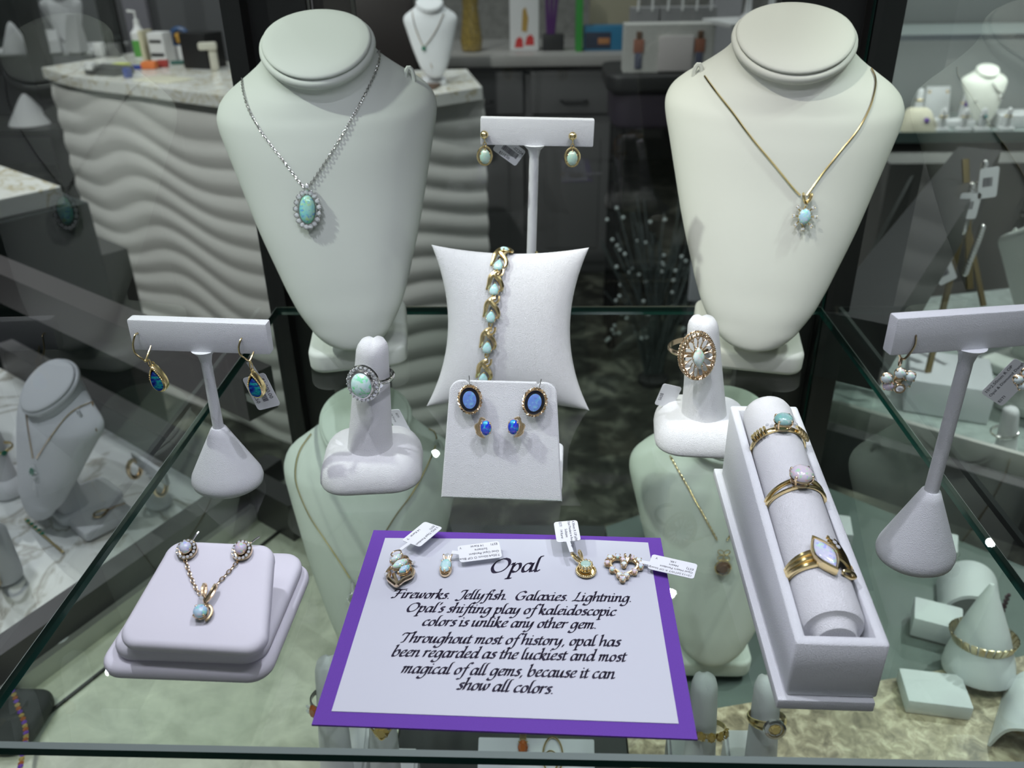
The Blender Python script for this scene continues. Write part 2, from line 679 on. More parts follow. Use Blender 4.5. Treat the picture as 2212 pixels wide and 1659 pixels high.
def rope_rim(b, rx, ry, z, r, turns=24):
    for k in range(2):
        b.tube([((rx + cos(t * turns + k * pi) * r) * cos(t), (ry + cos(t * turns + k * pi) * r) * sin(t), z + sin(t * turns + k * pi) * r) for t in [2 * pi * i / (turns * 4) for i in range(turns * 4)]], r * .75, 5, True)


def band(b, R, w, t, a0=0.0, a1=2 * pi, n=48, taper=None):
    """flat-inside ring shank in the local XZ plane, opening along Y; angle 0 = +Z (top)"""
    rings = []
    full = abs(a1 - a0 - 2 * pi) < 1e-6
    for i in range(n if full else n + 1):
        a = a0 + (a1 - a0) * i / n
        q = taper(a) if taper else 1
        ww, tt = w * q, t * q
        sec = [(-ww / 2, 0), (ww / 2, 0), (ww * .46, tt * .6), (ww * .22, tt), (-ww * .22, tt), (-ww * .46, tt * .6)]
        rings.append([(sin(a) * (R + z), y, cos(a) * (R + z)) for y, z in sec])
    b.loft(rings, closed=full)


# ------------------------------------------------------------------ displays


def interp(keys, z):
    for a, b_ in zip(keys, keys[1:]):
        if a[0] <= z <= b_[0]:
            t = (z - a[0]) / (b_[0] - a[0])
            return tuple(p + (q - p) * t for p, q in zip(a, b_))
    return keys[-1]


BUST = [  # z, half width, front y, front depth, back depth, tilt (deg), roundness
    (.0165, .0040, -.0465, .003, .003, 0, 2.2), (.0185, .0125, -.0478, .006, .005, 0, 2.2), (.0240, .0200, -.0480, .009, .006, 0, 2.3),
    (.0360, .0283, -.0470, .011, .008, 0, 2.4), (.0480, .0338, -.0450, .013, .009, 0, 2.5), (.0600, .0382, -.0430, .015, .010, 0, 2.5),
    (.0800, .0452, -.0390, .017, .011, 2, 2.5), (.1020, .0517, -.0340, .019, .012, 4, 2.5), (.1200, .0570, -.0300, .021, .013, 6, 2.5),
    (.1300, .0600, -.0270, .022, .013, 7, 2.5), (.1365, .0605, -.0250, .023, .014, 9, 2.5), (.1420, .0580, -.0232, .024, .015, 12, 2.4), (.1470, .0525, -.0220, .0245, .017, 15, 2.3),
    (.1515, .0455, -.0212, .025, .019, 18, 2.2), (.1555, .0390, -.0212, .0258, .021, 22, 2.1), (.1595, .0335, -.0220, .0265, .023, 26, 2.0),
    (.1640, .0298, -.0240, .0275, .025, 30, 2.0), (.1680, .0285, -.0262, .0280, .0265, 32, 2.0)]


def bust(name, label, M, mat, sw=1.0, sz=1.0, base=(.058, .078, .013), group=None, side=1):
    root = thing(name, label, 'bust', M, group)
    xs = cat([(k[0] * sz, k[1] * sw, *k[2:]) for k in BUST], 4)
    b = B()
    n = 56

    def ring(z, w, yf, bf, bb, tl, rn, grow=0.0, dz=0.0):
        w, bf, bb = w + grow, bf + grow, bb + grow
        out = []
        yc = yf + bf - grow
        e = 2 / rn
        for k in range(n):
            a = 2 * pi * k / n
            c, s = cos(a), sin(a)
            x = w * abs(c) ** e * (1 if c >= 0 else -1)
            d = (bb if s > 0 else bf) * abs(s) ** e * (1 if s >= 0 else -1)
            # shoulders sweep back
            d += .010 * (abs(x) / .06) ** 2.2 * (1 if z > .03 else 0)
            t = radians(tl)
            out.append((x, yc + d * cos(t) - dz * sin(t), z + d * sin(t) * 1.0 + dz * cos(t)))
        return out
    b.loft([ring(*k) for k in xs])
    body = obj('bust_form', b, mat, root, edge_angle=70)
    # the rolled lip and the padded cap on the neck
    k = xs[-1]
    t = B()
    lip = [(-.0010, -.0030), (.0006, -.0026), (.0019, -.0012), (.0024, .0004), (.0021, .0018), (.0010, .0027), (-.002, .0030)]
    t.loft([ring(*k, g, d) for g, d in lip], True, True)
    obj('neck_lip', t, mat, root, edge_angle=80)
    t = B()
    cap = [(-.0030, .0027), (-.0003, .0031), (.0004, .0040), (.0001, .0048), (-.0012, .0055), (-.006, .0061), (-.014, .0064), (-.022, .0065)]
    t.loft([ring(*k, g, d) for g, d in cap], True, True)
    obj('neck_cap', t, mat, root, edge_angle=80)
    t = B()
    t.slab(base[0], base[1], base[2], .010, .003)
    obj('base', t, mat, root)
    t = B()
    t.loft([rrect(.036, .026, .008, 0, base[2] - .001, (0, -.012, 0)), rrect(.034, .022, .007, 0, .06 * sz, (0, -.016, 0)), rrect(.03, .02, .006, 0, .11 * sz, (0, -.012, 0))])
    obj('back_support', t, mat, root)
    # small loop for the chain behind a shoulder
    t = B()
    p = (side * .047, .0, .147 * sz)
    t.tube([(p[0] + .0022 * cos(a), p[1] + .004, p[2] + .003 + .006 * sin(a)) for a in [2 * pi * i / 14 for i in range(14)]], .0012, 6, True)
    obj('chain_loop', t, mat, root)
    bvh = BVHTree.FromPolygons([M @ v.co for v in body.data.vertices], [tuple(p.vertices) for p in body.data.polygons])
    return root, bvh


def on(bvh, px, py, lift=.0006):
    """where the line of sight through a pixel of the photo meets a modelled surface"""
    d = ray(px, py).normalized()
    h = bvh.ray_cast(EYE, d)
    if h[0] is None:
        h = bvh.find_nearest(EYE + d * .46)
    nn = h[1] if h[1].dot(d) < 0 else -h[1]
    return h[0] + nn * lift, nn


def ring_stand(name, label, M, lean=(0, 0), base=(.047, .042, .015), fr=(.0108, .0078), fh=.058, fy=-.004, group=None, kind='ring stand', wedge=None):
    root = thing(name, label, kind, M, group)
    b = B()
    rings = []
    for ins, z in ((.0016, 0), (.0004, .0006), (0, .0018), (.0002, .25), (.0010, .45), (.0024, .62), (.0044, .78), (.0070, .90), (.0100, .97)):
        rings.append(rrect(base[0], base[1], .0135, ins, z * base[2] if z > .01 else z, n=6))
    rings.append(rrect(base[0] - .03, base[1] - .028, .004, 0, base[2] * .985, n=6))
    b.loft(rings)
    obj('base', b, LEATHER, root, edge_angle=75)
    f = B()
    n = 32
    rings = []
    for i in range(26):
        t = i / 25
        z = base[2] - .002 + fh * t
        if t < .86:
            r = fr[0] + (fr[1] - fr[0]) * (t / .86) ** .9
        else:
            q = (t - .86) / .14
            r = fr[1] * max(.05, sqrt(max(0, 1 - q * q)))
        rr = []
        for k in range(n):
            a = 2 * pi * k / n
            x, y = cos(a) * r, sin(a) * r * .92
            # the seam pinches the tip
            dip = 0
            if t > .86:
                dip = -.0016 * math.exp(-(x / .0011) ** 2) * (t - .86) / .14
            rr.append((x + lean[0] * t, y + fy + lean[1] * t, z + dip))
        rings.append(rr)
    f.loft(rings)
    obj('finger', f, LEATHER, root, edge_angle=70)
    return root


def t_stand(name, label, M, height, bar=(.060, .0142, .0055), post=.0024, cone=(.0165, .0145, .031), tilt=0.0, cx=0.0, group=None):
    root = thing(name, label, 'earring stand', M, group)
    b = B()
    R = Matrix.Rotation(tilt, 3, 'X')
    b.box((cx, 0, height - bar[1] / 2), (bar[0], bar[2], bar[1]), .0008, R)
    obj('crossbar', b, LEATHER2, root, edge_angle=50)
    p = B()
    z1 = height - bar[1]
    prof = [(post * 1.02, cone[2] - .002), (post, cone[2] + .006), (post * .96, z1 - .006), (post * 1.25, z1 - .0025), (post * 2.2, z1 + .0002)]
    p.lathe(prof, 20)
    obj('post', p, LEATHER2, root)
    c = B()
    prof = [(.62, 0), (.86, .0004), (.97, .0018), (1.0, .0040), (.965, .0066)]
    rings = []
    for q, z in prof:
        rings.append((cone[0] * q, cone[1] * q, z))
    for i in range(1, 9):
        t = i / 8
        rings.append((cone[0] * .965 * (1 - t) + (post + .0009) * t, cone[1] * .965 * (1 - t) + (post + .0009) * t, .0066 + (cone[2] - .0066) * t))
    rings.append((post + .0002, post + .0002, cone[2] + .0003))
    c.loft([[(cos(2 * pi * k / 36) * a, sin(2 * pi * k / 36) * d, z) for k in range(36)] for a, d, z in rings])
    obj('base', c, LEATHER2, root, edge_angle=60)
    return root


# ------------------------------------------------------------------ lettering with a broad pen
GL = {
    'a': (.90, [[(.64, .86), (.40, 1.0), (.12, .65), (.10, .12), (.32, .0), (.58, .40), (.70, .95)], [(.74, 1.0), (.64, .25), (.70, .0), (.92, .2)]]),
    'b': (.84, [[(.02, 1.6), (.20, 1.78), (.12, 1.0), (.10, .15), (.34, 0), (.68, .40), (.62, .92), (.40, .98), (.12, .5)]]),
    'c': (.68, [[(.62, .84), (.45, 1.0), (.14, .72), (.08, .25), (.28, 0), (.62, .2)]]),
    'd': (.92, [[(.64, .86), (.40, 1.0), (.12, .65), (.10, .12), (.32, .0), (.58, .40), (.70, .95)], [(.62, 1.66), (.84, 1.78), (.76, 1.1), (.66, .2), (.72, 0), (.94, .2)]]),
    'e': (.68, [[(.10, .45), (.44, .58), (.58, .84), (.42, 1.0), (.14, .70), (.09, .22), (.28, 0), (.62, .2)]]),
    'f': (.58, [[(.92, 1.6), (.72, 1.8), (.48, 1.45), (.34, .6), (.22, -.3), (.02, -.7), (-.22, -.6)], [(.08, .97), (.64, 1.0)]]),
    'g': (.86, [[(.64, .86), (.40, 1.0), (.12, .65), (.10, .14), (.32, .02), (.56, .40), (.70, .95)], [(.74, 1.0), (.66, .3), (.56, -.35), (.26, -.72), (-.08, -.6), (-.02, -.38)]]),
    'h': (.84, [[(.02, 1.6), (.20, 1.78), (.13, 1.0), (.08, 0)], [(.10, .4), (.34, .88), (.56, .98), (.62, .70), (.56, .15), (.64, 0), (.84, .2)]]),
    'i': (.42, [[(-.02, .84), (.16, 1.0), (.12, .45), (.10, .1), (.20, 0), (.40, .2)], [(.20, 1.42), (.24, 1.40)]]),
    'k': (.80, [[(.02, 1.6), (.20, 1.78), (.13, 1.0), (.08, 0)], [(.10, .42), (.36, .9), (.56, .96), (.56, .70), (.16, .48)], [(.22, .5), (.40, .2), (.62, -.08), (.84, .12)]]),
    'l': (.42, [[(.40, 1.74), (.24, 1.72), (.16, 1.3), (.10, .5), (.10, .1), (.20, 0), (.40, .2)]]),
    'm': (1.16, [[(-.02, .84), (.16, 1.0), (.12, .5), (.08, 0)], [(.10, .42), (.34, .92), (.50, .92), (.48, .5), (.42, 0)], [(.46, .42), (.70, .92), (.86, .95), (.86, .6), (.80, .14), (.90, 0), (1.12, .2)]]),
    'n': (.86, [[(-.02, .84), (.16, 1.0), (.12, .5), (.08, 0)], [(.10, .42), (.36, .92), (.56, .96), (.60, .65), (.54, .14), (.64, 0), (.86, .2)]]),
    'o': (.76, [[(.42, 1.0), (.14, .72), (.09, .22), (.28, 0), (.58, .28), (.62, .78), (.42, 1.0)]]),
    'p': (.80, [[(-.02, .84), (.16, 1.04), (.10, .2), (.02, -.70)], [(-.16, -.70), (.22, -.70)], [(.12, .45), (.36, .94), (.60, .92), (.64, .42), (.40, 0), (.12, .12)]]),
    'r': (.60, [[(-.02, .84), (.16, 1.0), (.12, .5), (.08, 0)], [(.10, .45), (.30, .88), (.50, .98), (.58, .86)]]),
    's': (.60, [[(.54, .86), (.36, 1.0), (.16, .80), (.44, .36), (.32, .02), (.02, .12)]]),
    't': (.48, [[(.22, 1.35), (.14, .6), (.12, .12), (.22, 0), (.44, .2)], [(-.06, .96), (.46, 1.0)]]),
    'u': (.88, [[(-.02, .84), (.14, 1.0), (.08, .30), (.18, 0), (.42, .22), (.60, .95)], [(.64, 1.0), (.56, .18), (.64, 0), (.86, .2)]]),
    'w': (1.04, [[(-.02, .86), (.14, 1.0), (.10, .4), (.20, .02), (.46, .5), (.54, .95)], [(.52, .6), (.58, .04), (.86, .40), (.94, .90), (.82, 1.0)]]),
    'x': (.76, [[(-.02, .86), (.18, 1.0), (.42, .10), (.70, .1)], [(.68, .95), (.46, .78), (.14, .06), (-.02, .1)]]),
    'y': (.84, [[(-.02, .84), (.14, 1.0), (.08, .36), (.18, .04), (.42, .25), (.60, .95)], [(.66, 1.0), (.56, .1), (.36, -.5), (.06, -.72), (-.14, -.56)]]),
    'O': (1.40, [[(.78, 1.62), (.28, 1.28), (.10, .58), (.36, .02), (.90, .20), (1.22, .85), (1.12, 1.42), (.78, 1.62)]]),
    'F': (1.14, [[(.66, 1.56), (.56, .9), (.42, .16), (.16, 0), (.04, .12)], [(.02, 1.2), (.20, 1.56), (.72, 1.52), (1.34, 1.66)], [(.34, .82), (.96, .90)]]),
    'J': (.80, [[(.22, 1.25), (.36, 1.58), (.90, 1.60)], [(.80, 1.58), (.70, .8), (.52, .0), (.16, -.32), (-.14, -.12)]]),
    'G': (1.32, [[(1.12, 1.30), (.84, 1.62), (.34, 1.30), (.12, .55), (.42, .0), (.96, .16), (1.04, .68)], [(.74, .70), (1.22, .70)]]),
    'L': (1.10, [[(.48, 1.3), (.72, 1.62), (.60, 1.2), (.44, .5), (.22, .04), (.04, .06)], [(.16, .06), (.56, .06), (.92, -.02), (1.14, .22)]]),
    'T': (1.10, [[(.72, 1.54), (.58, .8), (.46, .10), (.20, 0)], [(.04, 1.16), (.20, 1.52), (.76, 1.50), (1.42, 1.64)]]),
    '.': (.36, [[(.10, .06), (.15, .05)]]),
    ',': (.36, [[(.14, .10), (.12, -.12), (.0, -.3)]]),
    "'": (.26, [[(.22, 1.75), (.20, 1.5), (.10, 1.3)]]),
    ' ': (.42, []),
}


def script_line(text, xh, pen=.20, slant=.2, ang=42):
    """the line as flat ink shapes on z = 0, base line y = 0; returns builder and length"""
    b = B()
    x0 = 0
    nib = Vector((cos(radians(ang)), sin(radians(ang)))) * pen / 2
    fine = Vector((-nib.y, nib.x)) * .42
    for ch in text:
        w, st = GL[ch]
        for s in st:
            pts = [Vector(p) for p in cat(s, 6)] if len(s) > 2 else [Vector(p) for p in s]
            if len(pts) == 2 and (pts[1] - pts[0]).length < .1:       # a dot: the pen's lozenge
                m_ = pts[0]
                b.f([b.v(((x0 + m_.x + dx + slant * (m_.y + dy)) * xh, (m_.y + dy) * xh, 0)) for dx, dy in ((-.12, 0), (0, -.12), (.12, 0), (0, .12))])
                continue
            for nb in (nib, fine):
                for a, c in zip(pts, pts[1:]):
                    q = [a - nb, c - nb, c + nb, a + nb]
                    b.f([b.v(((x0 + p.x + slant * p.y) * xh, p.y * xh, 0)) for p in q])
        x0 += w
    return b, x0 * xh

# ================================================================== THE SETTING
FLOOR_Z = -1.08


def mottled(name, cols, scale, rough=.35):
    m, nt, p = new_mat(name)
    v = coords(nt, scale)
    n = N(nt, 'ShaderNodeTexNoise')
    n.inputs['Detail'].default_value = 6
    n.inputs['Roughness'].default_value = .62
    n.inputs['Distortion'].default_value = .6
    r = N(nt, 'ShaderNodeValToRGB')
    while len(r.color_ramp.elements) < len(cols):
        r.color_ramp.elements.new(.5)
    for e, (q, c) in zip(r.color_ramp.elements, cols):
        e.position = q
        e.color = (*c, 1)
    nt.links.new(v, n.inputs['Vector'])
    nt.links.new(n.outputs['Fac'], r.inputs['Fac'])
    nt.links.new(r.outputs['Color'], p.inputs['Base Color'])
    p.inputs['Roughness'].default_value = rough
    MATS[name] = m
    return m


def veined(name, base, vein, scale, rough=.25):
    m, nt, p = new_mat(name)
    v = coords(nt, scale)
    n = N(nt, 'ShaderNodeTexNoise')
    n.inputs['Detail'].default_value = 5
    n.inputs['Distortion'].default_value = 1.2
    ab = N(nt, 'ShaderNodeMath', operation='SUBTRACT')
    ab.inputs[1].default_value = .5
    aa = N(nt, 'ShaderNodeMath', operation='ABSOLUTE')
    r = N(nt, 'ShaderNodeValToRGB')
    r.color_ramp.elements[0].position, r.color_ramp.elements[1].position = .0, .045
    r.color_ramp.elements[0].color, r.color_ramp.elements[1].color = (*vein, 1), (*base, 1)
    nt.links.new(v, n.inputs['Vector'])
    nt.links.new(n.outputs['Fac'], ab.inputs[0])
    nt.links.new(ab.outputs[0], aa.inputs[0])
    nt.links.new(aa.outputs[0], r.inputs['Fac'])
    nt.links.new(r.outputs['Color'], p.inputs['Base Color'])
    p.inputs['Roughness'].default_value = rough
    MATS[name] = m
    return m


FLOORM = mottled('stained_concrete', [(.36, (.014, .014, .012)), (.50, (.04, .042, .034)), (.60, (.12, .125, .10)), (.74, (.28, .28, .22))], 1.7, .3)
DECK_REFL = mottled('deck_floor_reflection', [(.34, (.16, .13, .09)), (.50, (.36, .30, .21)), (.64, (.62, .54, .40))], 20, .35)  # mottled floor mirrored in the omitted front pane, painted as deck colour
CREAM = mottled('pale_stone_deck', [(.34, (.46, .48, .38)), (.50, (.60, .62, .50)), (.66, (.70, .72, .58))], 7, .4)
DARKMAT = plain('dark_leather_mat', (.035, .037, .038), .5, bump=(900, .00025, 'v'))
MARBLE = veined('white_marble', (.74, .74, .72), (.48, .42, .28), 3.5)
MARBLE2 = veined('white_marble_fine', (.74, .75, .74), (.40, .38, .34), 2.2)
WALLG = plain('dark_grey_wall', (.10, .10, .105), .7)
WALLL = plain('grey_case_back', (.30, .31, .31), .7)
WAVEM = plain('white_wave_panel', (.74, .73, .71), .45)
CABM = plain('grey_cabinet', (.115, .115, .118), .5)
CABT = plain('grey_countertop', (.36, .35, .34), .4)
BLK = plain('matt_black', (.012, .012, .013), .5)
WHT = plain('white_plastic', (.75, .75, .76), .4)
CEILM = plain('white_ceiling', (.45, .45, .45), .9)

b = B(); b.box((0, 2.0, FLOOR_Z - .02), (9, 8.6, .04)); struct('floor', b, FLOORM)
b = B(); b.box((0, 5.6, .4), (9, .1, 3.0)); struct('wall_back', b, WALLG)
b = B(); b.box((-4.0, 2.0, .4), (.1, 7.1, 3.0)); struct('wall_left', b, WALLG)
b = B(); b.box((3.4, 2.0, .4), (.1, 7.1, 3.0)); struct('wall_right', b, WALLG)
b = B(); b.box((0, 2.0, 1.93), (9, 8.6, .06)); struct('ceiling', b, CEILM)

# ---- the glass shelf the opals stand on
SX0, SX1, SY0, SY1 = -.1878, .1872, .1752, .5336
sh = B()
zt, zb, ch = 0, -.0060, .0014
tp = [(SX0 + ch, SY0 + ch, zt), (SX1 - ch, SY0 + ch, zt), (SX1 - ch, SY1 - ch, zt), (SX0 + ch, SY1 - ch, zt)]
md = [(SX0, SY0, zt - ch), (SX1, SY0, zt - ch), (SX1, SY1, zt - ch), (SX0, SY1, zt - ch)]
ml = [(SX0, SY0, zb + ch), (SX1, SY0, zb + ch), (SX1, SY1, zb + ch), (SX0, SY1, zb + ch)]
bt = [(SX0 + ch, SY0 + ch, zb), (SX1 - ch, SY0 + ch, zb), (SX1 - ch, SY1 - ch, zb), (SX0 + ch, SY1 - ch, zb)]
V = [[sh.v(p) for p in q] for q in (tp, md, ml, bt)]
sh.f(V[0], 0); sh.f(V[3][::-1], 0)
for a, c, mi in ((0, 1, 2), (1, 2, 1), (2, 3, 1)):
    for i in range(4):
        sh.f((V[a][i], V[a][(i + 1) % 4], V[c][(i + 1) % 4], V[c][i]), mi)
tag(obj('glass_shelf', sh, [G_SHELF, EDGE, EDGE2], smooth=False), 'clear glass shelf with dark green edges carrying the opal jewellery', 'shelf')

# ---- the showcase around it: corner posts, panes, lower deck, rails
case = thing('display_case', 'glass showcase with black corner posts around the opal shelf', 'showcase', T(0, 0, 0))
LZ = -.25


def case_part(name, c, size, m, bev=.0, R=None):
    q = B()
    q.box(c, size, bev, R)
    return obj(name, q, m, case, smooth=False)


def seg_box(b_, p, q, w, z0, z1):
    """upright bar of width w between plan points p and q"""
    p, q = Vector(p), Vector(q)
    d = (q - p).normalized()
    s = Vector((-d.y, d.x)) * w / 2
    a = [b_.v((*(p - s), z0)), b_.v((*(q - s), z0)), b_.v((*(q + s), z0)), b_.v((*(p + s), z0))]
    e = [b_.v((*(p - s), z1)), b_.v((*(q - s), z1)), b_.v((*(q + s), z1)), b_.v((*(p + s), z1))]
    b_.f(a[::-1]); b_.f(e)
    for i in range(4):
        b_.f((a[i], a[(i + 1) % 4], e[(i + 1) % 4], e[i]))


case_part('corner_post', (-.1905, .556, .10), (.012, .02, .90), METAL_D)
case_part('corner_post', (.2020, .556, .10), (.018, .02, .90), METAL_D)
case_part('door_stile', (-.165, .562, .10), (.036, .012, .90), METAL_D)
case_part('door_stile', (-.1315, .566, .10), (.025, .008, .90), plain('brown_stile', (.040, .036, .034), .45))
case_part('door_trim', (-.1455, .559, .10), (.0016, .004, .90), plain('bright_trim', (.16, .16, .15), .3, .8))
case_part('door_trim', (-.1190, .561, .10), (.0014, .004, .90), MATS['bright_trim'])
case_part('door_stile', (.166, .562, .10), (.050, .012, .90), METAL_D)
case_part('door_trim', (.1935, .548, .10), (.0012, .004, .90), EDGE)
case_part('back_pane', (.010, .5725, .10), (.30, .005, .90), G_PANE)
case_part('left_pane', (-.1955, .350, .095), (.005, .395, .89), G_PANE)
case_part('right_pane', (.1955, .350, .095), (.005, .395, .89), G_PANE)
case_part('shelf_rail', (.0, .5440, -.0075), (.372, .006, .003), plain('brass_rail', (.55, .53, .40), .25, .8))

# lower deck: pale stone on the left, dark mat in the middle, a floor reflection painted in brown on the right
LA, LB = (-.435, .300), (-.262, .655)         # left rail in plan
RA, RB = (.455, .560), (.235, .760)           # right rail in plan
q = B(); q.prism([(-.50, .02), (-.10, .02), (-.10, .60), (-.262, .655), (-.37, .43)], LZ - .02, LZ - .004); obj('deck_panel', q, CREAM, case, smooth=False)
q = B(); q.prism([(-.099, .02), (.055, .02), (.055, .62), (-.099, .62)], LZ - .02, LZ - .005); obj('deck_panel', q, DARKMAT, case, smooth=False)
q = B(); q.prism([(.056, .02), (.50, .02), (.50, .50), (.30, .455), (.056, .40)], LZ - .02, LZ - .004); obj('deck_panel', q, DECK_REFL, case, smooth=False)  # panel area follows the outline of the painted floor reflection
q = B(); q.prism([(.056, .401), (.30, .456), (.44, .488), (.42, .56), (.235, .72), (.056, .62)], LZ - .02, LZ - .006); obj('deck_panel', q, plain('green_grey_mat', (.11, .14, .13), .4), case, smooth=False)
q = B(); seg_box(q, (-.452, .30), (-.262, .672), .020, LZ - .02, LZ + .035); obj('lower_rail', q, METAL_G, case, smooth=False)
q = B(); seg_box(q, (-.438, .30), (-.248, .672), .008, LZ - .02, LZ + .012); obj('lower_rail', q, METAL_L, case, smooth=False)
q = B(); seg_box(q, (-.400, .30), (-.225, .640), .0022, LZ - .01, LZ - .002); obj('seam_strip', q, METAL_D, case, smooth=False)
q = B(); seg_box(q, (.50, .575), (.255, .745), .016, LZ - .02, LZ + .040); obj('lower_rail', q, METAL_G, case, smooth=False)
q = B(); seg_box(q, (.52, .590), (.265, .768), .006, LZ - .02, LZ + .055); obj('lower_rail', q, METAL_L, case, smooth=False)
q = B(); q.box((-.02, .30, LZ - .14), (.9, .5, .20)); obj('plinth', q, METAL_D, case, smooth=False)
# ================================================================== DISPLAYS ON THE SHELF


def tilt_m(x, y, z, yaw, roll=0.0, pitch=0.0):
    return T(x, y, z) @ RZ(yaw) @ Matrix.Rotation(roll, 4, 'Y') @ Matrix.Rotation(pitch, 4, 'X')


bustL, bvL = bust('necklace_bust', 'cream necklace bust on the shelf wearing the oval opal pendant with diamond halo',
                  tilt_m(-.1155, .474, 0, radians(9), radians(-2.0)), VELVET2, 1.0, 1.03, side=1)
bustR, bvR = bust('necklace_bust', 'cream necklace bust on the shelf wearing the small gold star pendant',
                  tilt_m(.1225, .473, 0, radians(-9), radians(2.0)), VELVET, 1.04, 1.03, (.062, .078, .013), side=-1)
bustLL, bvLL = bust('necklace_bust', 'pale bust under the glass shelf behind the purple card, below the diamond ring stand',
                    T(-.1185, .470, LZ), VELVET2, 1.0, 1.15, (.06, .08, .014), side=1)
bustLR, bvLR = bust('necklace_bust', 'pale bust under the glass shelf wearing the smoky round pendant',
                    T(.1185, .478, LZ), VELVET2, 1.0, 1.12, (.062, .08, .014), side=1)

# ---- necklaces


def chain_on(bvh, pix, lift=.0008, per=5):
    return [on(bvh, x, y, lift)[0] for x, y in cat(pix, per)]


def pendant_frame(bvh, px, py, lift=.002, up=(0, .25, 1)):
    p, n = on(bvh, px, py, lift)
    x = Vector(up).cross(n).normalized()
    y = n.cross(x)
    return Matrix(((x.x, y.x, n.x, p.x), (x.y, y.y, n.y, p.y), (x.z, y.z, n.z, p.z), (0, 0, 0, 1)))


def I(root):
    return root.matrix_world.inverted()


M0 = pendant_frame(bvL, 667, 452, .0028) @ RZ(radians(-4))
nk = thing('necklace', 'white gold chain with oval green blue opal pendant ringed by round diamonds', 'necklace', M0)
inv = M0.inverted()
path = chain_on(bvL, [(524, 172), (527, 198), (540, 240), (570, 292), (612, 346), (645, 390), (657, 404)])
path2 = chain_on(bvL, [(666, 404), (690, 370), (726, 314), (762, 252), (792, 196), (810, 155), (818, 124), (816, 106)])
q = chain_mesh([inv @ p for p in path], .0018, .00021)
obj('chain', q, SILVER, nk)
q = chain_mesh([inv @ p for p in path2], .0018, .00021)
obj('chain', q, SILVER, nk)
obj('opal', cabochon('oval', .0043, .0075, .0026, .0006), O_GREEN, nk)
q = B(); q.tube([(cos(a) * .0047, sin(a) * .0078, .0003) for a in [2 * pi * i / 40 for i in range(40)]], .00035, 6, True)
obj('bezel', q, SILVER, nk)
hal = B()
for i in range(17):
    a = 2 * pi * (i + .25) / 17 + pi / 2
    x, y = cos(a) * .0062, sin(a) * .0092
    gem(nk, T(x, y, .0006), .00125)
    hal.tube([(x + .00125 * cos(t), y + .00125 * sin(t), .0004) for t in [2 * pi * k / 10 for k in range(10)]], .00028, 5, True)
    for t in (a + .5, a - .5):
        hal.ball((x + .0013 * cos(t), y + .0013 * sin(t), .0009), .00032, n=5)
hal.tube([(cos(a) * .0062, sin(a) * .0092, -.0008) for a in [2 * pi * i / 40 for i in range(40)]], .0005, 6, True)
obj('halo', hal, SILVER, nk)
bb = bail(nk, T(0, .0100, 0), .0024, .0030, SILVER, False, .0007)
gem(bb, T(0, .0020, .0022), .0011)

M0 = pendant_frame(bvR, 1735, 467, .0024) @ RZ(radians(-3))
nk = thing('necklace', 'fine yellow gold box chain with small oval opal in a star of diamonds', 'necklace', M0)
inv = M0.inverted()
path = chain_on(bvR, [(1523, 166), (1545, 196), (1580, 240), (1625, 300), (1672, 356), (1710, 403), (1728, 422)])
path2 = chain_on(bvR, [(1742, 422), (1775, 376), (1815, 326), (1852, 280), (1876, 236), (1888, 196), (1889, 170), (1880, 150)])
for pth in (path, path2):
    q = B(); q.tube([inv @ p for p in pth], .00052, 4)
    obj('chain', q, GOLD, nk)
stone(nk, 'oval', .0031, .0042, .0020, O_BLUE, GOLD, (20, 70, 110, 160, 200, 250, 290, 340), .0022, T(0, 0, .0008), .00035)
st = B()
for i in range(8):
    a = 2 * pi * i / 8 + pi / 2
    x, y = cos(a) * .0054, sin(a) * .0064
    gem(nk, T(x, y, .0006), .00095)
    st.tube([(x * .5, y * .5, -.0014), (x, y, -.0004)], .0004, 5)
    for t in (a + .6, a - .6, a + 2.6, a - 2.6):
        st.ball((x + .00095 * cos(t), y + .00095 * sin(t), .0008), .0003, n=5)
obj('star_setting', st, GOLD, nk)
bail(nk, T(0, .0064, 0), .0042, .0048, GOLD, True, .0007)

M0 = pendant_frame(bvLR, 1560, 1222, .0022)
nk = thing('necklace', 'yellow gold chain with smoky round stone and bow bail seen through the shelf', 'necklace', M0)
inv = M0.inverted()
pth = chain_on(bvLR, [(1448, 985), (1462, 1010), (1485, 1050), (1510, 1095), (1532, 1135), (1549, 1166)])
obj('chain', chain_mesh([inv @ p for p in pth], .0019, .0003), GOLD, nk)
pth = chain_on(bvLR, [(1570, 1166), (1590, 1135), (1612, 1095), (1634, 1050)])
obj('chain', chain_mesh([inv @ p for p in pth], .0019, .0003), GOLD, nk)
g = B(); add_gem(g, (0, 0, .0014), .0052)
obj('smoky_stone', g, SMOKY, nk, smooth=False)['label'] = 'round smoky brown faceted stone'
g = B()
g.tube([(cos(a) * .0052, sin(a) * .0052, .0008) for a in [2 * pi * i / 32 for i in range(32)]], .0004, 6, True)
for i in range(8):
    claw(g, cos(i * pi / 4) * .0052, sin(i * pi / 4) * .0052, .0012, .0004, .002)
obj('setting', g, GOLD, nk)
g = B()
for sx, sy in ((-1, 1), (1, 1), (-1, -1), (1, -1)):
    c = (sx * .0020, .0092 + sy * .0020)
    g.tube([(c[0] + (cos(a) * .0019 + sin(a) * sx * sy * .0007), c[1] + sin(a) * .0017, .0006) for a in [2 * pi * i / 14 for i in range(14)]], .0004, 5, True)
obj('bow_bail', g, GOLD, nk)

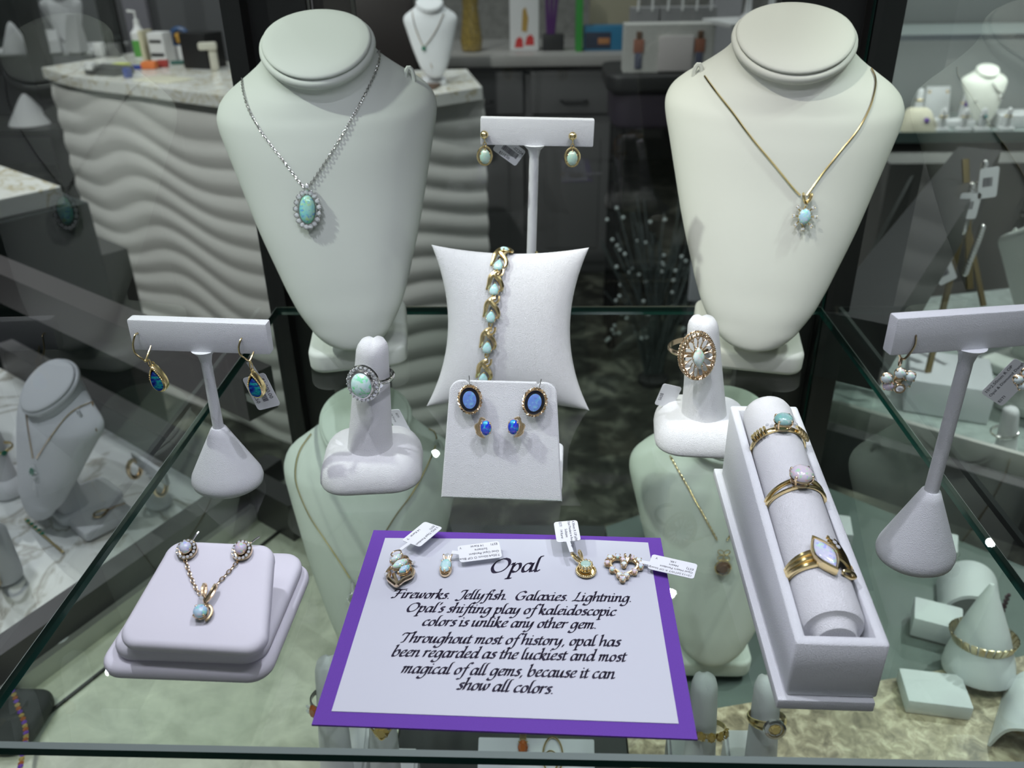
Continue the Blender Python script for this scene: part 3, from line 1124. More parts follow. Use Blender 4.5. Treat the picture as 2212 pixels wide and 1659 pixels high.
M0 = pendant_frame(bvLL, 766, 1280, .002)
nk = thing('necklace', 'fine gold chain on the lower bust with a pendant half hidden by the purple card', 'necklace', M0)
inv = M0.inverted()
for pix in ([(674, 938), (650, 972), (640, 1010), (643, 1050), (668, 1110), (700, 1160), (730, 1205), (757, 1248)],
            [(775, 1248), (800, 1205), (850, 1120), (890, 1065), (925, 1000), (941, 958), (938, 936), (925, 928)]):
    q = B(); q.tube([inv @ p for p in chain_on(bvLL, pix)], .00045, 4)
    obj('chain', q, GOLD, nk)
q = B()
for i in range(5):
    add_gem(q, (0, .0085 - i * .0016, .0008), .0009)
obj('diamond_bail', q, DIAM, nk, smooth=False)
q = B()
q.box((0, .0053, 0), (.0026, .0090, .0012), .0003)
q.tube([(cos(a) * .0042, sin(a) * .0042 - .0035, 0) for a in [2 * pi * i / 24 for i in range(24)]], .0007, 6, True)
obj('setting', q, SILVER, nk)
q = B()
for i in range(14):
    add_gem(q, (cos(2 * pi * i / 14) * .0042, sin(2 * pi * i / 14) * .0042 - .0035, .0008), .0008)
obj('halo', q, DIAM, nk, smooth=False)

# ---- earring T stands
TL = tilt_m(-.1482, .3197, 0, radians(-2), radians(1.2))
t_stand('earring_stand', 'white leatherette T-bar stand with the blue teardrop earrings, beside the tray of pads', TL, .0842)
TR = tilt_m(.1488, .2712, 0, radians(9))
t_stand('earring_stand', 'white leatherette T-bar stand beside the ring box, cut by the edge of the photo', TR, .1090, (.062, .0140, .0055), .0026, (.0152, .0140, .0335))
TC = tilt_m(-.0100, .4330, 0, radians(1), radians(1.8))
t_stand('earring_stand', 'white T-bar stand behind the bracelet pillow holding the ball drop earrings', TC, .1442, (.057, .0134, .0055), .0026, (.016, .014, .03), cx=.0012)


def face_frame(p, yaw=0.0, pitch=0.0):
    """X right, Y up, Z towards the viewer, turned by yaw about the vertical"""
    return T(*p) @ RZ(yaw) @ Matrix.Rotation(pi / 2 + pitch, 4, 'X')


def leverback(parent, drop, M, metal=GOLD, back=1):
    """wire from the hole in the bar down to the joint at (0, -drop), and the lever behind"""
    b = B()
    b.tube(cat([(-.0006, 0, -.001), (-.0007, 0, .0012), (-.0013, -drop * .30, .0032), (-.0008, -drop * .62, .0042), (.0012, -drop * .84, .0042), (.0026, -drop, .0036)], 6), [.00042] * 31, 6)
    obj('ear_wire', b, metal, parent, M)
    b = B()
    b.tube(cat([(.0026, -drop, .0036), (.0034, -drop * .75, .001), (.0036, -drop * .45, -.003), (.0030, -drop * .15, -.005)], 5), [.0007] * 6 + [.0005] * 10, 6, flat=.6)
    b.ball((.0026, -drop, .0036), .0007, n=6)
    obj('lever', b, metal, parent, M)


def teardrop(parent, M, s=1.0):
    """pear frame with deep gold sides, milled face and striped inlay"""
    o = outline('pear', .0033 * s, .0054 * s, 36)
    b = B()
    rings = []
    for q, z in ((.86, -.0026), (1.02, -.0022), (1.06, 0), (1.0, .0006), (.80, .0009), (.77, .0004)):
        rings.append([(x * q, y * q, z) for x, y in o])
    b.loft(rings, True, False)
    n = len(o)
    for i in range(n):                             # milled upper edges
        x, y = o[i]
        if y > .0 and i % 1 == 0:
            b.ball((x * .93, y * .93, .0009), .00032, (1, 1, 1), 5)
    b.tube([(cos(a) * .0008, .0062 * s + sin(a) * .0008, -.0008) for a in [2 * pi * i / 10 for i in range(10)]], .00028, 5, True)
    obj('frame', b, GOLD, parent, M, edge_angle=35)
    b = B()
    b.loft([[(x * .80, y * .76 - .0008, z) for x, y in o] for z in (.0002, .0010)] + [[(x * .5, y * .5 - .0008, .0012) for x, y in o]])
    obj('opal_inlay', b, O_STRIPE, parent, M)


fy = .3197 - .0030
hl = py_(298, 722, fy)
e = thing('drop_earring', 'gold leverback earring with blue striped teardrop on the outer end of the bar', 'earring', face_frame(hl, radians(-3)))
leverback(e, .0107, Matrix.Identity(4))
p = I(e) @ py_(339, 818, fy - .003)
teardrop(e, T(*p) @ Matrix.Rotation(radians(-12), 4, 'Y') @ RZ(radians(8)), 1.12)
b = B(); b.tube([(.0026 + (p.x - .0026) * .5 + cos(a) * .0006, -.0107 + (p.y + .0066 + .0107) * .5 + sin(a) * .0017, (p.z + .0036) / 2) for a in [2 * pi * i / 12 for i in range(12)]], .0003, 5, True); obj('link', b, GOLD, e)
hr = py_(526, 731, fy)
e = thing('drop_earring', 'gold leverback earring with blue striped teardrop in front of its price tag', 'earring', face_frame(hr, radians(-3)))
leverback(e, .0088, Matrix.Identity(4))
p = I(e) @ py_(551, 832, fy - .004)
teardrop(e, T(*p) @ Matrix.Rotation(radians(-10), 4, 'Y') @ RZ(radians(6)), 1.10)
b = B(); b.tube([(.0026 + (p.x - .0026) * .5 + cos(a) * .0006, -.0088 + (p.y + .0066 + .0088) * .5 + sin(a) * .0020, (p.z + .0036) / 2) for a in [2 * pi * i / 12 for i in range(12)]], .0003, 5, True); obj('link', b, GOLD, e)
c = I(e) @ py_(565, 846, fy + .004)
price_tag(e, T(*c) @ RZ(radians(-73)) @ T(0, 0, 0), .0168, .0112,
          [('$1,200.00', -.0062, .0024, .0026), ('250', .0012, -.0044, .0025)], ((-.0080, .0018), (-.0150, .0010), .0022), bars=(-.005, -.0012, .0098, .0026, 1))

# ball drop earrings on the middle stand
fy = .4330 - .0030
for px, yaw, lab in ((1046, 10, 'gold ball drop earring with oval green opal hanging by the price tag'),
                     (1237, 0, 'gold ball drop earring with oval green opal away from the price tag')):
    py0 = 291 if px < 1100 else 294
    e = thing('drop_earring', lab, 'earring', face_frame(py_(px, py0, fy - .002), radians(yaw)))
    b = B(); b.ball((0, 0, 0), .0021, n=12)
    obj('ball', b, GOLD, e)
    b = B()
    b.tube([(0, -.0020, .0004), (0, -.0034, .0008)], .0003, 5)
    for yy, rot in ((-.0046, 0), (-.0062, 1)):
        b.tube([((cos(a) * .0008, yy + sin(a) * .0010, .0008) if not rot else (0, yy + sin(a) * .0009, .0008 + cos(a) * .0008)) for a in [2 * pi * i / 12 for i in range(12)]], .00028, 5, True)
    obj('link', b, GOLD, e)
    stone(e, 'oval', .0027, .0037, .0018, O_MINT, GOLD, (90, 30, 150, 215, 325, 270), .0022, T(0, -.0108, .0010), .00036)
    b = B()
    b.tube([(cos(a) * .0036, -.0106 + sin(a) * .0046, -.0004) for a in [2 * pi * i / 28 for i in range(28)]], .00055, 6, True)
    obj('frame', b, GOLD, e)
    if px < 1100:
        c = I(e) @ py_(1100, 325, fy + .007)
        price_tag(e, T(*c) @ RZ(radians(-38)), .0150, .0094, [('-02204', .0008, .0018, .0022), ('$515.00', -.0040, -.0040, .0020)], None, bars=(-.0040, -.0016, .0095, .0028, 1))

# flower cluster earring on the stand at the edge, and its neighbour's tag
fy2 = .2665
e = thing('drop_earring', 'gold leverback earring with cluster of five small white opals and a diamond', 'earring', face_frame(py_(1972, 716, fy2), radians(4)))
b = B()
d = I(e) @ py_(1946, 775, fy2 - .002)
b.tube(cat([(0, 0, -.001), (.0004, -.0004, .0012), (.0002, -.004, .0028), (-.0020, -.0085, .003), tuple(d)], 6), [.00042] * 25, 6)
obj('ear_wire', b, GOLD2, e)
b = B()
b.tube(cat([tuple(d), (d.x - .0008, d.y + .003, -.001), (d.x - .0014, d.y + .0065, -.005)], 6), [.0005, .0006, .0007, .0008, .0008, .0007] + [.0006] * 7, 6, flat=.6)
b.tube([(d.x, d.y - .0012 + sin(a) * .0016, d.z + cos(a) * .0006) for a in [2 * pi * i / 12 for i in range(12)]], .0004, 5, True)
obj('lever', b, GOLD2, e)
cc = I(e) @ py_(1941, 822, fy2 - .003)
Mc = T(*cc) @ Matrix.Rotation(radians(-14), 4, 'Y')
for i, (x, y, z) in enumerate([(0, .0030, .0004), (-.0040, .0006, .0002), (.0036, .0016, -.0006), (-.0028, -.0026, -.0004), (.0030, -.0014, -.0018)]):
    stone(e, 'oval', .0019, .0018, .0014, O_PALE if i != 3 else O_PINK, GOLD2, (45, 135, 225, 315), .0012, Mc @ T(x, y, z), .00036)
gem(e, Mc @ T(.0008, -.0028, .0008), .0013)
b = B()
b.tube([(.0008 + cos(a) * .0016, -.0028 + sin(a) * .0016, .0006) for a in [2 * pi * i / 16 for i in range(16)]], .0004, 6, True)
b.ball((0, 0, -.0006), .0016, n=8)
obj('cluster_frame', b, GOLD2, e, Mc)
e = thing('drop_earring', 'gold cluster earring cut by the edge of the photo with a printed tag', 'earring', face_frame(py_(2214, 820, fy2 - .004), radians(4)))
for i, (x, y) in enumerate([(0, .0026), (-.0022, .0), (.0022, .0), (0, -.0026)]):
    stone(e, 'oval', .0017, .0016, .0012, O_PALE, GOLD2, (45, 135, 225, 315), .0012, T(x, y, 0), .00034)
b = B(); b.tube(cat([(0, .004, 0), (.0004, .010, .001), (0, .0215, .001)], 6), [.00042] * 13, 6)
obj('ear_wire', b, GOLD2, e)
c = I(e) @ py_(2178, 826, fy2 + .006)
price_tag(e, T(*c) @ RZ(radians(57)), .0165, .0112, [('10=2.50mm R OP', -.0074, .0036, .00175), ('Opal & Diamond Dangle', -.0076, .0012, .00165), ('Dangle', .0024, -.0012, .0017), ('ESTI          14 Karat', -.0076, -.0036, .0017)])

# ---- ring fingers
ring_stand('ring_stand', 'white leatherette ring finger with round cushion base holding the diamond halo ring', tilt_m(-.0825, .3335, 0, radians(6)), (.0062, .0035), (.0475, .0455, .0155), (.0108, .0073), .0565, -.0030)
ring_stand('ring_stand', 'white leatherette ring finger with cushion base holding the rose gold filigree ring', tilt_m(.0790, .3660, 0, radians(-5)), (-.0050, .0035), (.0475, .0460, .0155), (.0112, .0073), .0530, -.0035)


def finger_frame(c, axis_y, z):
    return frame(c, Vector(axis_y).cross(Vector(z)), axis_y)


c = py_(785, 822, .3215)
ax = Vector((.11, .06, 1)).normalized()
zd = Vector((-.20, -1, .22)).normalized()
Mr = finger_frame(c - zd * .0108, ax, zd)
r1 = thing('ring', 'white gold ring with large oval milky green opal inside a diamond halo', 'ring', Mr)
b = B(); band(b, .0088, .0024, .0010, n=56)
obj('band', b, SILVER, r1)
Ms = T(0, 0, .0128)
obj('opal', cabochon('oval', .0048, .0059, .0032, 0), O_RING, r1, Ms)
b = B()
for rr, z in ((1.05, 0), (1.10, -.0009)):
    b.tube([(cos(a) * .0048 * rr, sin(a) * .0059 * rr, z) for a in [2 * pi * i / 40 for i in range(40)]], .0005, 6, True)
obj('bezel', b, SILVER, r1, Ms)
hal = B()
for i in range(22):
    a = 2 * pi * i / 22
    x, y = cos(a) * .0066, sin(a) * .0075
    gem(r1, Ms @ T(x, y, -.0012), .00088)
    for t in (a + pi / 22,):
        hal.ball((cos(t) * .0073, sin(t) * .0082, -.0008), .0004, n=5)
        hal.ball((cos(t) * .0060, sin(t) * .0069, -.0008), .0004, n=5)
hal.loft([[(cos(a) * (.0066 + dx), sin(a) * (.0075 + dx), z) for a in [2 * pi * i / 44 for i in range(44)]] for dx, z in ((-.0010, -.0016), (.0010, -.0016), (.0012, -.0024), (-.0010, -.0028))], closed=True)
obj('halo', hal, SILVER, r1, Ms)
for s in (-1, 1):
    gem(r1, T(s * .0076, 0, .0100) @ Matrix.Rotation(s * .8, 4, 'Y'), .0013)
c = I(r1) @ py_(856, 912, .350)
price_tag(r1, I(r1) @ frame(py_(862, 912, .352), (.35, .1, -1), (1, -.4, .3)), .016, .0085, [('ESTI', -.006, .001, .0016), ('14 Karat', -.006, -.002, .0016)])

c = py_(1505, 762, .3535)
ax = Vector((-.08, .06, 1)).normalized()
zd = Vector((.16, -1, .20)).normalized()
Mr = finger_frame(c - zd * .0110, ax, zd)
r2 = thing('ring', 'rose gold filigree oval cocktail ring with marquise opal centre', 'ring', Mr)
b = B(); band(b, .0092, .0026, .0010, n=56)
obj('band', b, ROSE, r2)
Ms = T(0, 0, .0124)
stone(r2, 'marquise', .0028, .0054, .0020, O_PALE, ROSE, (55, 125, 180, 235, 305, 0), .0022, Ms @ T(0, 0, .0012), .00036)
RX, RY = .0080, .0112
b = B()
rope_rim(b, RX, RY, .0008, .00042, 34)
rope_rim(b, RX * 1.06, RY * 1.045, -.0022, .00036, 34)
rope_rim(b, RX * .90, RY * .93, .0006, .0003, 34)
for i in range(44):                               # pierced gallery wall between the two rims
    a, a2 = 2 * pi * i / 44, 2 * pi * (i + 1) / 44
    b.tube([(cos(a) * RX, sin(a) * RY, .0006), (cos(a2) * RX * 1.05, sin(a2) * RY * 1.04, -.0021)], .00022, 4)
    b.tube([(cos(a2) * RX, sin(a2) * RY, .0006), (cos(a) * RX * 1.05, sin(a) * RY * 1.04, -.0021)], .00022, 4)
obj('filigree_rim', b, ROSE, r2, Ms)
for i in range(14):                               # the wheel of spokes with forked ends
    a = 2 * pi * (i + .5) / 14
    b = B()
    x0, y0 = cos(a) * .0031, sin(a) * .0046
    x1, y1 = cos(a) * RX * .62, sin(a) * RY * .70
    b.tube([(x0, y0, -.0002), (x1, y1, .0004)], .0003, 5)
    for da in (-.17, -.07, .07, .17):
        b.tube(cat([(x1, y1, .0004), (cos(a + da * .5) * RX * .76, sin(a + da * .5) * RY * .81, .0005), (cos(a + da) * RX * .90, sin(a + da) * RY * .92, .0005)], 3), [.0002] * 7, 4)
    b.ball((x1, y1, .0005), .00042, n=5)
    obj('spoke', b, ROSE, r2, Ms)
price_tag(r2, I(r2) @ frame(py_(1443, 855, .374), (-.3, .05, -1), (1, .1, -.3)), .013, .010, [('$595', -.001, -.0042, .0022)])

# ---- leatherette ramp with two pairs of studs
P0, P1 = Vector((-.0475, .3088, 0)), Vector((.0076, .3068, 0))
Q0, Q1 = Vector((-.0432, .3285, .0512)), Vector((.0045, .3270, .0502))
Xr = ((P1 - P0) + (Q1 - Q0)).normalized()
Yr = ((Q0 - P0) + (Q1 - P1)).normalized()
Mrp = frame((P0 + P1) / 2, Xr, Yr)
ramp = thing('earring_ramp', 'white leatherette earring ramp with two pairs of blue opal studs', 'earring stand', Mrp)
b = B()
Hh = ((Q0 + Q1) / 2 - (P0 + P1) / 2).length


def ramp_ring(z, g):
    o = [(-.0276 + g, .0 + g), (.0276 - g, 0 + g)]
    for sx in (1, -1):
        for i in range(9):
            a = pi / 2 * i / 8 if sx > 0 else pi / 2 + pi / 2 * i / 8
            o.append((sx * (.0240 - .0055) + (.0055 - g) * cos(a), Hh - .0055 + (.0055 - g) * sin(a)))
        if sx > 0:                                 # slots for the posts
            for xx, dy in ((.0166, 0), (.0154, -.0012), (.0148, 0), (-.0148, 0), (-.0154, -.0012), (-.0166, 0)):
                o.append((xx, Hh - g + dy))
    return [(x, y, z - 22 * (x * x) * .03 - .8 * max(0, .010 - y) ** 2 * 30) for x, y in o]


b.loft([ramp_ring(-.0022, .0004), ramp_ring(-.0018, 0), ramp_ring(-.0004, 0), ramp_ring(0, .0006)])
obj('panel', b, LEATHER, ramp, edge_angle=35)
b = B()
b.box((.0, .016, -.0125), (.042, .024, .003), .0008, Matrix.Rotation(radians(-38), 3, 'X'))
obj('back_leg', b, LEATHER, ramp)
q = B()
q.slab(.050, .040, .003, .004, .001)
obj('foot', q, LEATHER, ramp, Mrp.inverted() @ tilt_m(-.0165, .3345, 0, radians(-2)))


def ramp_pt(px, py, lift):
    n = Mrp.to_3x3() @ Vector((0, 0, 1))
    d = ray(px, py)
    t = ((Mrp.translation + n * lift) - EYE).dot(n) / d.dot(n)
    return EYE + d * t


def on_ramp(px, py, lift=.0012, rot=0.0):
    return T(*ramp_pt(px, py, lift)) @ Mrp.to_3x3().to_4x4() @ RZ(radians(rot))


for px, py, rot, lab in ((1015, 863, 4, 'oval blue opal stud with black onyx border at the ramp side facing the ring stand'),
                         (1155, 869, -14, 'oval blue opal stud with black onyx border at the ramp side facing the ring box')):
    e = thing('stud_earring', lab, 'earring', on_ramp(px, py, .0026, rot))
    obj('opal', cabochon('oval', .0034, .0045, .0004, .0011), O_DOUB, e)
    b = B()
    o = outline('oval', 1, 1, 40)
    b.loft([[(x * rx, y * ry, z) for x, y in o] for rx, ry, z in ((.0043, .0054, -.0004), (.0045, .0056, .0002), (.0043, .0054, .0010), (.0035, .0046, .0013))])
    obj('onyx_frame', b, ONYX, e)['label'] = 'glossy black onyx oval around the opal'
    b = B()
    b.tube([(x * .0045, y * .0056, .0004) for x, y in o], .0003, 6, True)
    rope_rim(b, .0050, .0061, -.0001, .00045, 13)
    obj('rope_rim', b, GOLD2, e)
    b = B()
    b.tube([(0, .0050, -.001), (.0002, .0085, -.0006), (.0001, .0105, -.0012)], .0002, 5)
    b.tube([(0, .002, -.003), (0, .002, 0)], .0004, 6)
    obj('post', b, SILVER, e)
for px, py, s, lab in ((1050, 924, 1, 'small deep blue opal stud, gold leaves on the outer side, nearer the ring stand'),
                       (1109, 922, -1, 'small deep blue opal stud with green flash, nearer the ring box')):
    e = thing('stud_earring', lab, 'earring', on_ramp(px, py, .0030, 0))
    stone(e, 'oval', .0024, .0034, .0018, O_DEEP, GOLD2, (40, 140, 220, 320), .0020, T(0, 0, .0006), .0004)
    b = B()
    for k, (pts) in enumerate(([(-.0004, .0036), (-.0022, .0040), (-.0030, .0018), (-.0034, .0004)],
                               [(-.0038, .0016), (-.0046, .0006), (-.0036, -.0020), (-.0010, -.0040)],
                               [(-.0040, -.0006), (-.0040, -.0022), (-.0026, -.0038), (-.0004, -.0046)],
                               [(-.0030, .0026), (-.0036, .0008), (-.0030, -.0018), (-.0018, -.0032)])):
        pp = cat([(s * x, y, -.0002 + .0004 * (k % 2)) for x, y in pts], 5)
        b.tube(pp, [.00075 * (1 - abs(2 * i / 15 - .8) * .55) for i in range(16)], 6)
    b.tube([(0, 0, -.004), (0, 0, -.001)], .0004, 6)
    obj('leaf_frame', b, GOLD2, e)

# ---- pillow with bracelet
PB, PT = Vector((-.0203, .392, .0)), Vector((-.0130, .4165, .0815))
Mp = frame(PB, (1, -.02, -.015), PT - PB)
pil = thing('bracelet_pillow', 'white leatherette pillow standing upright under the opal link bracelet', 'pillow', Mp)
PH = (PT - PB).length + .001


def pillow_pt(u, v, side):
    x = u * (.0425 - .0015 * v) * (1 - .24 * (1 - v * v) ** 1.0)
    y = PH / 2 + v * PH / 2 * (1 - .09 * (1 - u * u))
    t = .0135 * max(0, (1 - abs(u) ** 2.2)) ** .55 * max(0, (1 - abs(v) ** 2.2)) ** .55
    return Vector((x, y, side * t))


b = B()
n = 30
for side in (1, -1):
    g = [[b.v(pillow_pt(sin(pi / 2 * (2 * i / n - 1)), sin(pi / 2 * (2 * j / n - 1)), side)) for i in range(n + 1)] for j in range(n + 1)]
    for j in range(n):
        for i in range(n):
            b.f((g[j][i], g[j][i + 1], g[j + 1][i + 1], g[j + 1][i]))
bmesh.ops.remove_doubles(b.bm, verts=b.bm.verts[:], dist=.00001)
po = obj('cover', b, LEATHER, pil, edge_angle=75)
bvP = BVHTree.FromPolygons([Mp @ v.co for v in po.data.vertices], [tuple(p.vertices) for p in po.data.polygons])
br = thing('bracelet', 'yellow gold link bracelet with pear opals lying down the white pillow', 'bracelet', Mp.copy())
inv = Mp.inverted()
stops = [(1079, 572), (1071, 618), (1064, 675), (1056, 740), (1048, 805)]


def fr_on(bvh, px, py, px2, py2, lift):
    p, nn = on(bvh, px, py, lift)
    p2, _n = on(bvh, px2, py2, lift)
    yd = p2 - p
    x = yd.cross(nn).normalized()
    y = nn.cross(x)
    return Matrix(((x.x, y.x, nn.x, p.x), (x.y, y.y, nn.y, p.y), (x.z, y.z, nn.z, p.z), (0, 0, 0, 1)))


def swirl(b, s=1.0):
    """two tapering ribbons crossing above the stone"""
    b.tube(cat([(-.0042, -.0030, .0002), (-.0034, .0000, .0008), (-.0030, .0040, .0010), (-.0008, .0068, .0008), (.0012, .0075, .0004)], 5), [.0004 + .0007 * sin(pi * i / 24) for i in range(21)], 7, flat=1.3)
    b.tube(cat([(.0004, .0080, .0004), (-.0012, .0062, .0012), (.0002, .0042, .0016), (.0024, .0022, .0012), (.0036, -.0006, .0008), (.0030, -.0028, .0004)], 5), [.0005 + .0006 * sin(pi * (i + 4) / 30) for i in range(26)], 7, flat=1.2)
    b.tube(cat([(.0026, .0088, .0002), (.0026, .0064, .0008), (.0012, .0048, .0010)], 5), [.0006] * 11, 7)


for i, (px, py) in enumerate(stops):
    if i == 0:
        Ml = inv @ fr_on(bvP, 1080, 570, 1082, 562, .0014)
    else:
        a, c = stops[i - 1], stops[i]
        Ml = inv @ fr_on(bvP, px, py, px + (a[0] - c[0]) * .3, py + (a[1] - c[1]) * .3, .0014)
    b = B()
    swirl(b)
    b.tube([(cos(a) * .0009, -.0062 + sin(a) * .0015, .0006) for a in [2 * pi * k / 12 for k in range(12)]], .00042, 5, True)
    lk = obj('link', b, GOLD, br, Ml)
    stone(lk, 'pear', .0025, .0033, .0017, O_LINK, GOLD, (90, 200, 340, 270), .0012, T(-.0002, -.0022, .0010), .0004)
b = B()                                            # the link that bends over the top
swirl(b)
lk = obj('link', b, GOLD, br, inv @ fr_on(bvP, 1080, 570, 1082, 562, .0014) @ T(.001, .0085, -.0030) @ Matrix.Rotation(radians(-58), 4, 'X'))
stone(lk, 'pear', .0025, .0033, .0017, O_LINK, GOLD, (90, 200, 340, 270), .0012, T(-.0002, -.0022, .0010), .0004)
b = B()
b.tube(cat([(.0138, PH - .003, -.005), (.0120, PH - .02, -.0145), (.0060, PH - .05, -.0150), (.0, .01, -.010)], 8), .0008, 6)
obj('back_chain', b, GOLD, br)
# ================================================================== TRAY OF PADS (front of the shelf, beside the card)
tray = thing('jewelry_pad', 'stacked lilac white suede pad display with earrings and pendant necklace set', 'pad', T(-.1235, .2300, 0) @ RZ(radians(-1.5)))
b = B(); b.slab(.0605, .0580, .0062, .008, .0026); obj('base', b, SUEDE, tray)
b = B(); b.slab(.0545, .0540, .0062, .008, .0026, (.0015, .0005, .0062)); obj('riser', b, SUEDE, tray)
TP = [Vector(p) for p in ((-.1435, .2000, .0190), (-.0930, .1972, .0190), (-.0960, .2345, .0345), (-.1362, .2362, .0345))]
Mpad = frame((TP[0] + TP[1]) / 2, TP[1] - TP[0], (TP[2] + TP[3]) - (TP[0] + TP[1]))
PL = ((TP[2] + TP[3] - TP[0] - TP[1]) / 2).length
pw0, pw1 = (TP[1] - TP[0]).length, (TP[2] - TP[3]).length


def pad_ring(g, z, n=7):
    out = []
    rc = max(.0062 - g * .45, .0008)
    for sx, top in ((1, 1), (-1, 1), (-1, 0), (1, 0)):
        hw = (pw1 if top else pw0) / 2 - g - rc
        y = PL - g - rc if top else g + rc
        a0 = {(1, 1): 0, (-1, 1): pi / 2, (-1, 0): pi, (1, 0): 1.5 * pi}[(sx, top)]
        for i in range(n + 1):
            a = a0 + pi / 2 * i / n
            out.append((sx * hw + rc * cos(a), y + rc * sin(a), z))
    return out


b = B()
b.loft([pad_ring(.0026 * (1 - sin(pi / 2 * i / 4)), -.0064 + .0026 * (1 - cos(pi / 2 * i / 4))) for i in range(5)] +
       [pad_ring(.0026 * (1 - cos(pi / 2 * i / 5)), -.0026 + .0026 * sin(pi / 2 * i / 5)) for i in range(6)] + [pad_ring(.012, .0)])
Itray = tray.matrix_world.inverted()
obj('pad', b, SUEDE, tray, Itray @ Mpad, edge_angle=70)
b = B(); b.box((.002, -.006, .0165), (.026, .008, .0090), .001); obj('pad_support', b, SUEDE, tray)


def pad_pt(px, py, lift=.001):
    n_ = Mpad.to_3x3() @ Vector((0, 0, 1))
    d = ray(px, py)
    return EYE + d * (((Mpad.translation + n_ * lift) - EYE).dot(n_) / d.dot(n_))


def on_pad(px, py, lift=.001, rot=0, tip=0):
    return T(*pad_pt(px, py, lift)) @ Mpad.to_3x3().to_4x4() @ RZ(radians(rot)) @ Matrix.Rotation(radians(tip), 4, 'X')


for px, py, om, lab, rot in ((402, 1186, O_LILAC, 'round lilac opal halo stud on the near ring-bangle side corner of the suede pad', 12),
                             (521, 1188, O_PINK, 'round pinkish opal halo stud on the pad corner nearer the purple card', -12)):
    e = thing('stud_earring', lab if om is O_PINK else 'round violet blue opal halo stud on the suede pad corner away from the card', 'earring', on_pad(px, py, .0024, rot, 12))
    stone(e, 'oval', .00215, .00215, .0017, om, GOLD2, (60, 150, 240, 330), .0018, T(0, .0004, .0010), .0003)
    b = B()
    o = outline('oval', 1, 1, 32)
    b.loft([[(x * r, y * r, z) for x, y in o] for r, z in ((.0026, -.0016), (.0036, -.0014), (.0037, -.0002), (.0034, .0001), (.0025, -.0004))])
    obj('halo', b, GOLD2, e)
    b = B()
    for i in range(14):
        add_gem(b, (cos(2 * pi * i / 14) * .0030, sin(2 * pi * i / 14) * .0030, .0002), .00058)
    obj('pave', b, DIAM, e, smooth=False)
    b = B(); b.tube([(.001, .003, -.002), (.0026, .0052, -.0016), (.0036, .0066, -.002)], .0003, 5); obj('post', b, SILVER, e)
Mn = on_pad(434, 1322, .0022)
nk = thing('necklace', 'rose gold link chain and round opal pendant lying on the suede pad', 'necklace', Mn)
inv = Mn.inverted()
for pix in ([(399, 1206), (407, 1232), (417, 1258), (427, 1277), (434, 1284)], [(517, 1206), (504, 1224), (484, 1246), (466, 1265), (456, 1280)]):
    obj('chain', chain_mesh([inv @ pad_pt(x, y, .0008) for x, y in cat(pix, 4)], .0019, .00022, 1.5), ROSE, nk)
stone(nk, 'oval', .0024, .0024, .0019, O_BLUE, GOLD2, (50, 140, 230, 320), .0020, T(0, 0, .0006), .0004)
b = B(); b.tube([(.0005 + cos(a) * .0030, sin(a) * .0030, -.0008) for a in [radians(-60 + 170 * i / 12) for i in range(13)]], .0005, 6); obj('swirl', b, GOLD2, nk)
bb = bail(nk, T(.0006, .0034, .0004), .0040, .0056, GOLD2, True, .0006)
gem(bb, T(-.0012, .0010, .0012), .0009)

# ================================================================== RING BOX
Pf, Pb = Vector((.0933, .1965, 0)), Vector((.0966, .3250, 0))
Mb = frame(Pf, (1, -.02, 0), Pb - Pf)
BL = (Pb - Pf).length
box = thing('ring_box', 'long sloped white leatherette ring box with a roll of three opal rings', 'ring box', Mb)
b = B(); b.box((-.0018, BL / 2 + .001, .0021), (.0312, BL + .006, .0042), .0007); obj('base_plate', b, LEATHER2, box)
Z0, Z1, wb = .0272, .0402, .0292
zt_ = lambda y: Z0 + (Z1 - Z0) * y / BL
wl = .0036


xo = .0002
b = B()
rw = []
for gx, z_ in ((.0004, 'b'), (0, 'b+'), (0, 't-'), (.0004, 't'), (wl - .0004, 't'), (wl, 't-'), (wl, 'b')):
    rr_ = rrect(wb, BL, .0012 if gx < wl / 2 else .0008, gx, 0, (xo, BL / 2, 0), n=3)
    rw.append([(v.x, v.y, {'b': .0042, 'b+': .0048, 't-': zt_(v.y) - .0005, 't': zt_(v.y)}[z_]) for v in rr_])
b.loft(rw, False, False)
obj('side_walls', b, LEATHER2, box, edge_angle=60)
b = B(); b.box((xo, BL / 2, .0105), (wb - 2 * wl, BL - 2 * wl, .012)); obj('inner_floor', b, LEATHER2, box)
Rr = .0103
ya, yb = wl + .0030, BL - .006
za, zb2 = zt_(ya) - .0040, zt_(yb) + .0006
axr = Vector((0, yb - ya, zb2 - za))
Mroll = frame((xo, ya, za), axr.cross(Vector((0, 0, 1))) * 1, axr)     # X right, Y along the roll, Z out of it
RL = axr.length
b = B()
prof = [(.35, -.0010), (.60, -.0012), (.64, -.0005), (.66, .0016), (.74, .0026), (.93, .0030), (1.0, .0052)] + [(1.0, RL * i / 10) for i in range(1, 10)] + [(1.0, RL - .003), (.94, RL - .0008), (.7, RL), (.2, RL)]
b.loft([[(cos(2 * pi * k / 40) * Rr * q, z, sin(2 * pi * k / 40) * Rr * q) for k in range(40)] for q, z in prof])
obj('ring_roll', b, LEATHER, box, Mroll, edge_angle=60)
for yy, s_, sz in ((.030, 'OP', .0022), (.045, '2mm', .0020), (.072, 'Gem', .0022), (.064, '9698', .0020)):
    pass
b = B(); b.box((-wb / 2 + wl + .0026, .075, .0235), (.0002, .040, .012), 0, Matrix.Rotation(radians(-16), 3, 'Y')); tg = obj('price_tag', b, TAGP, box)
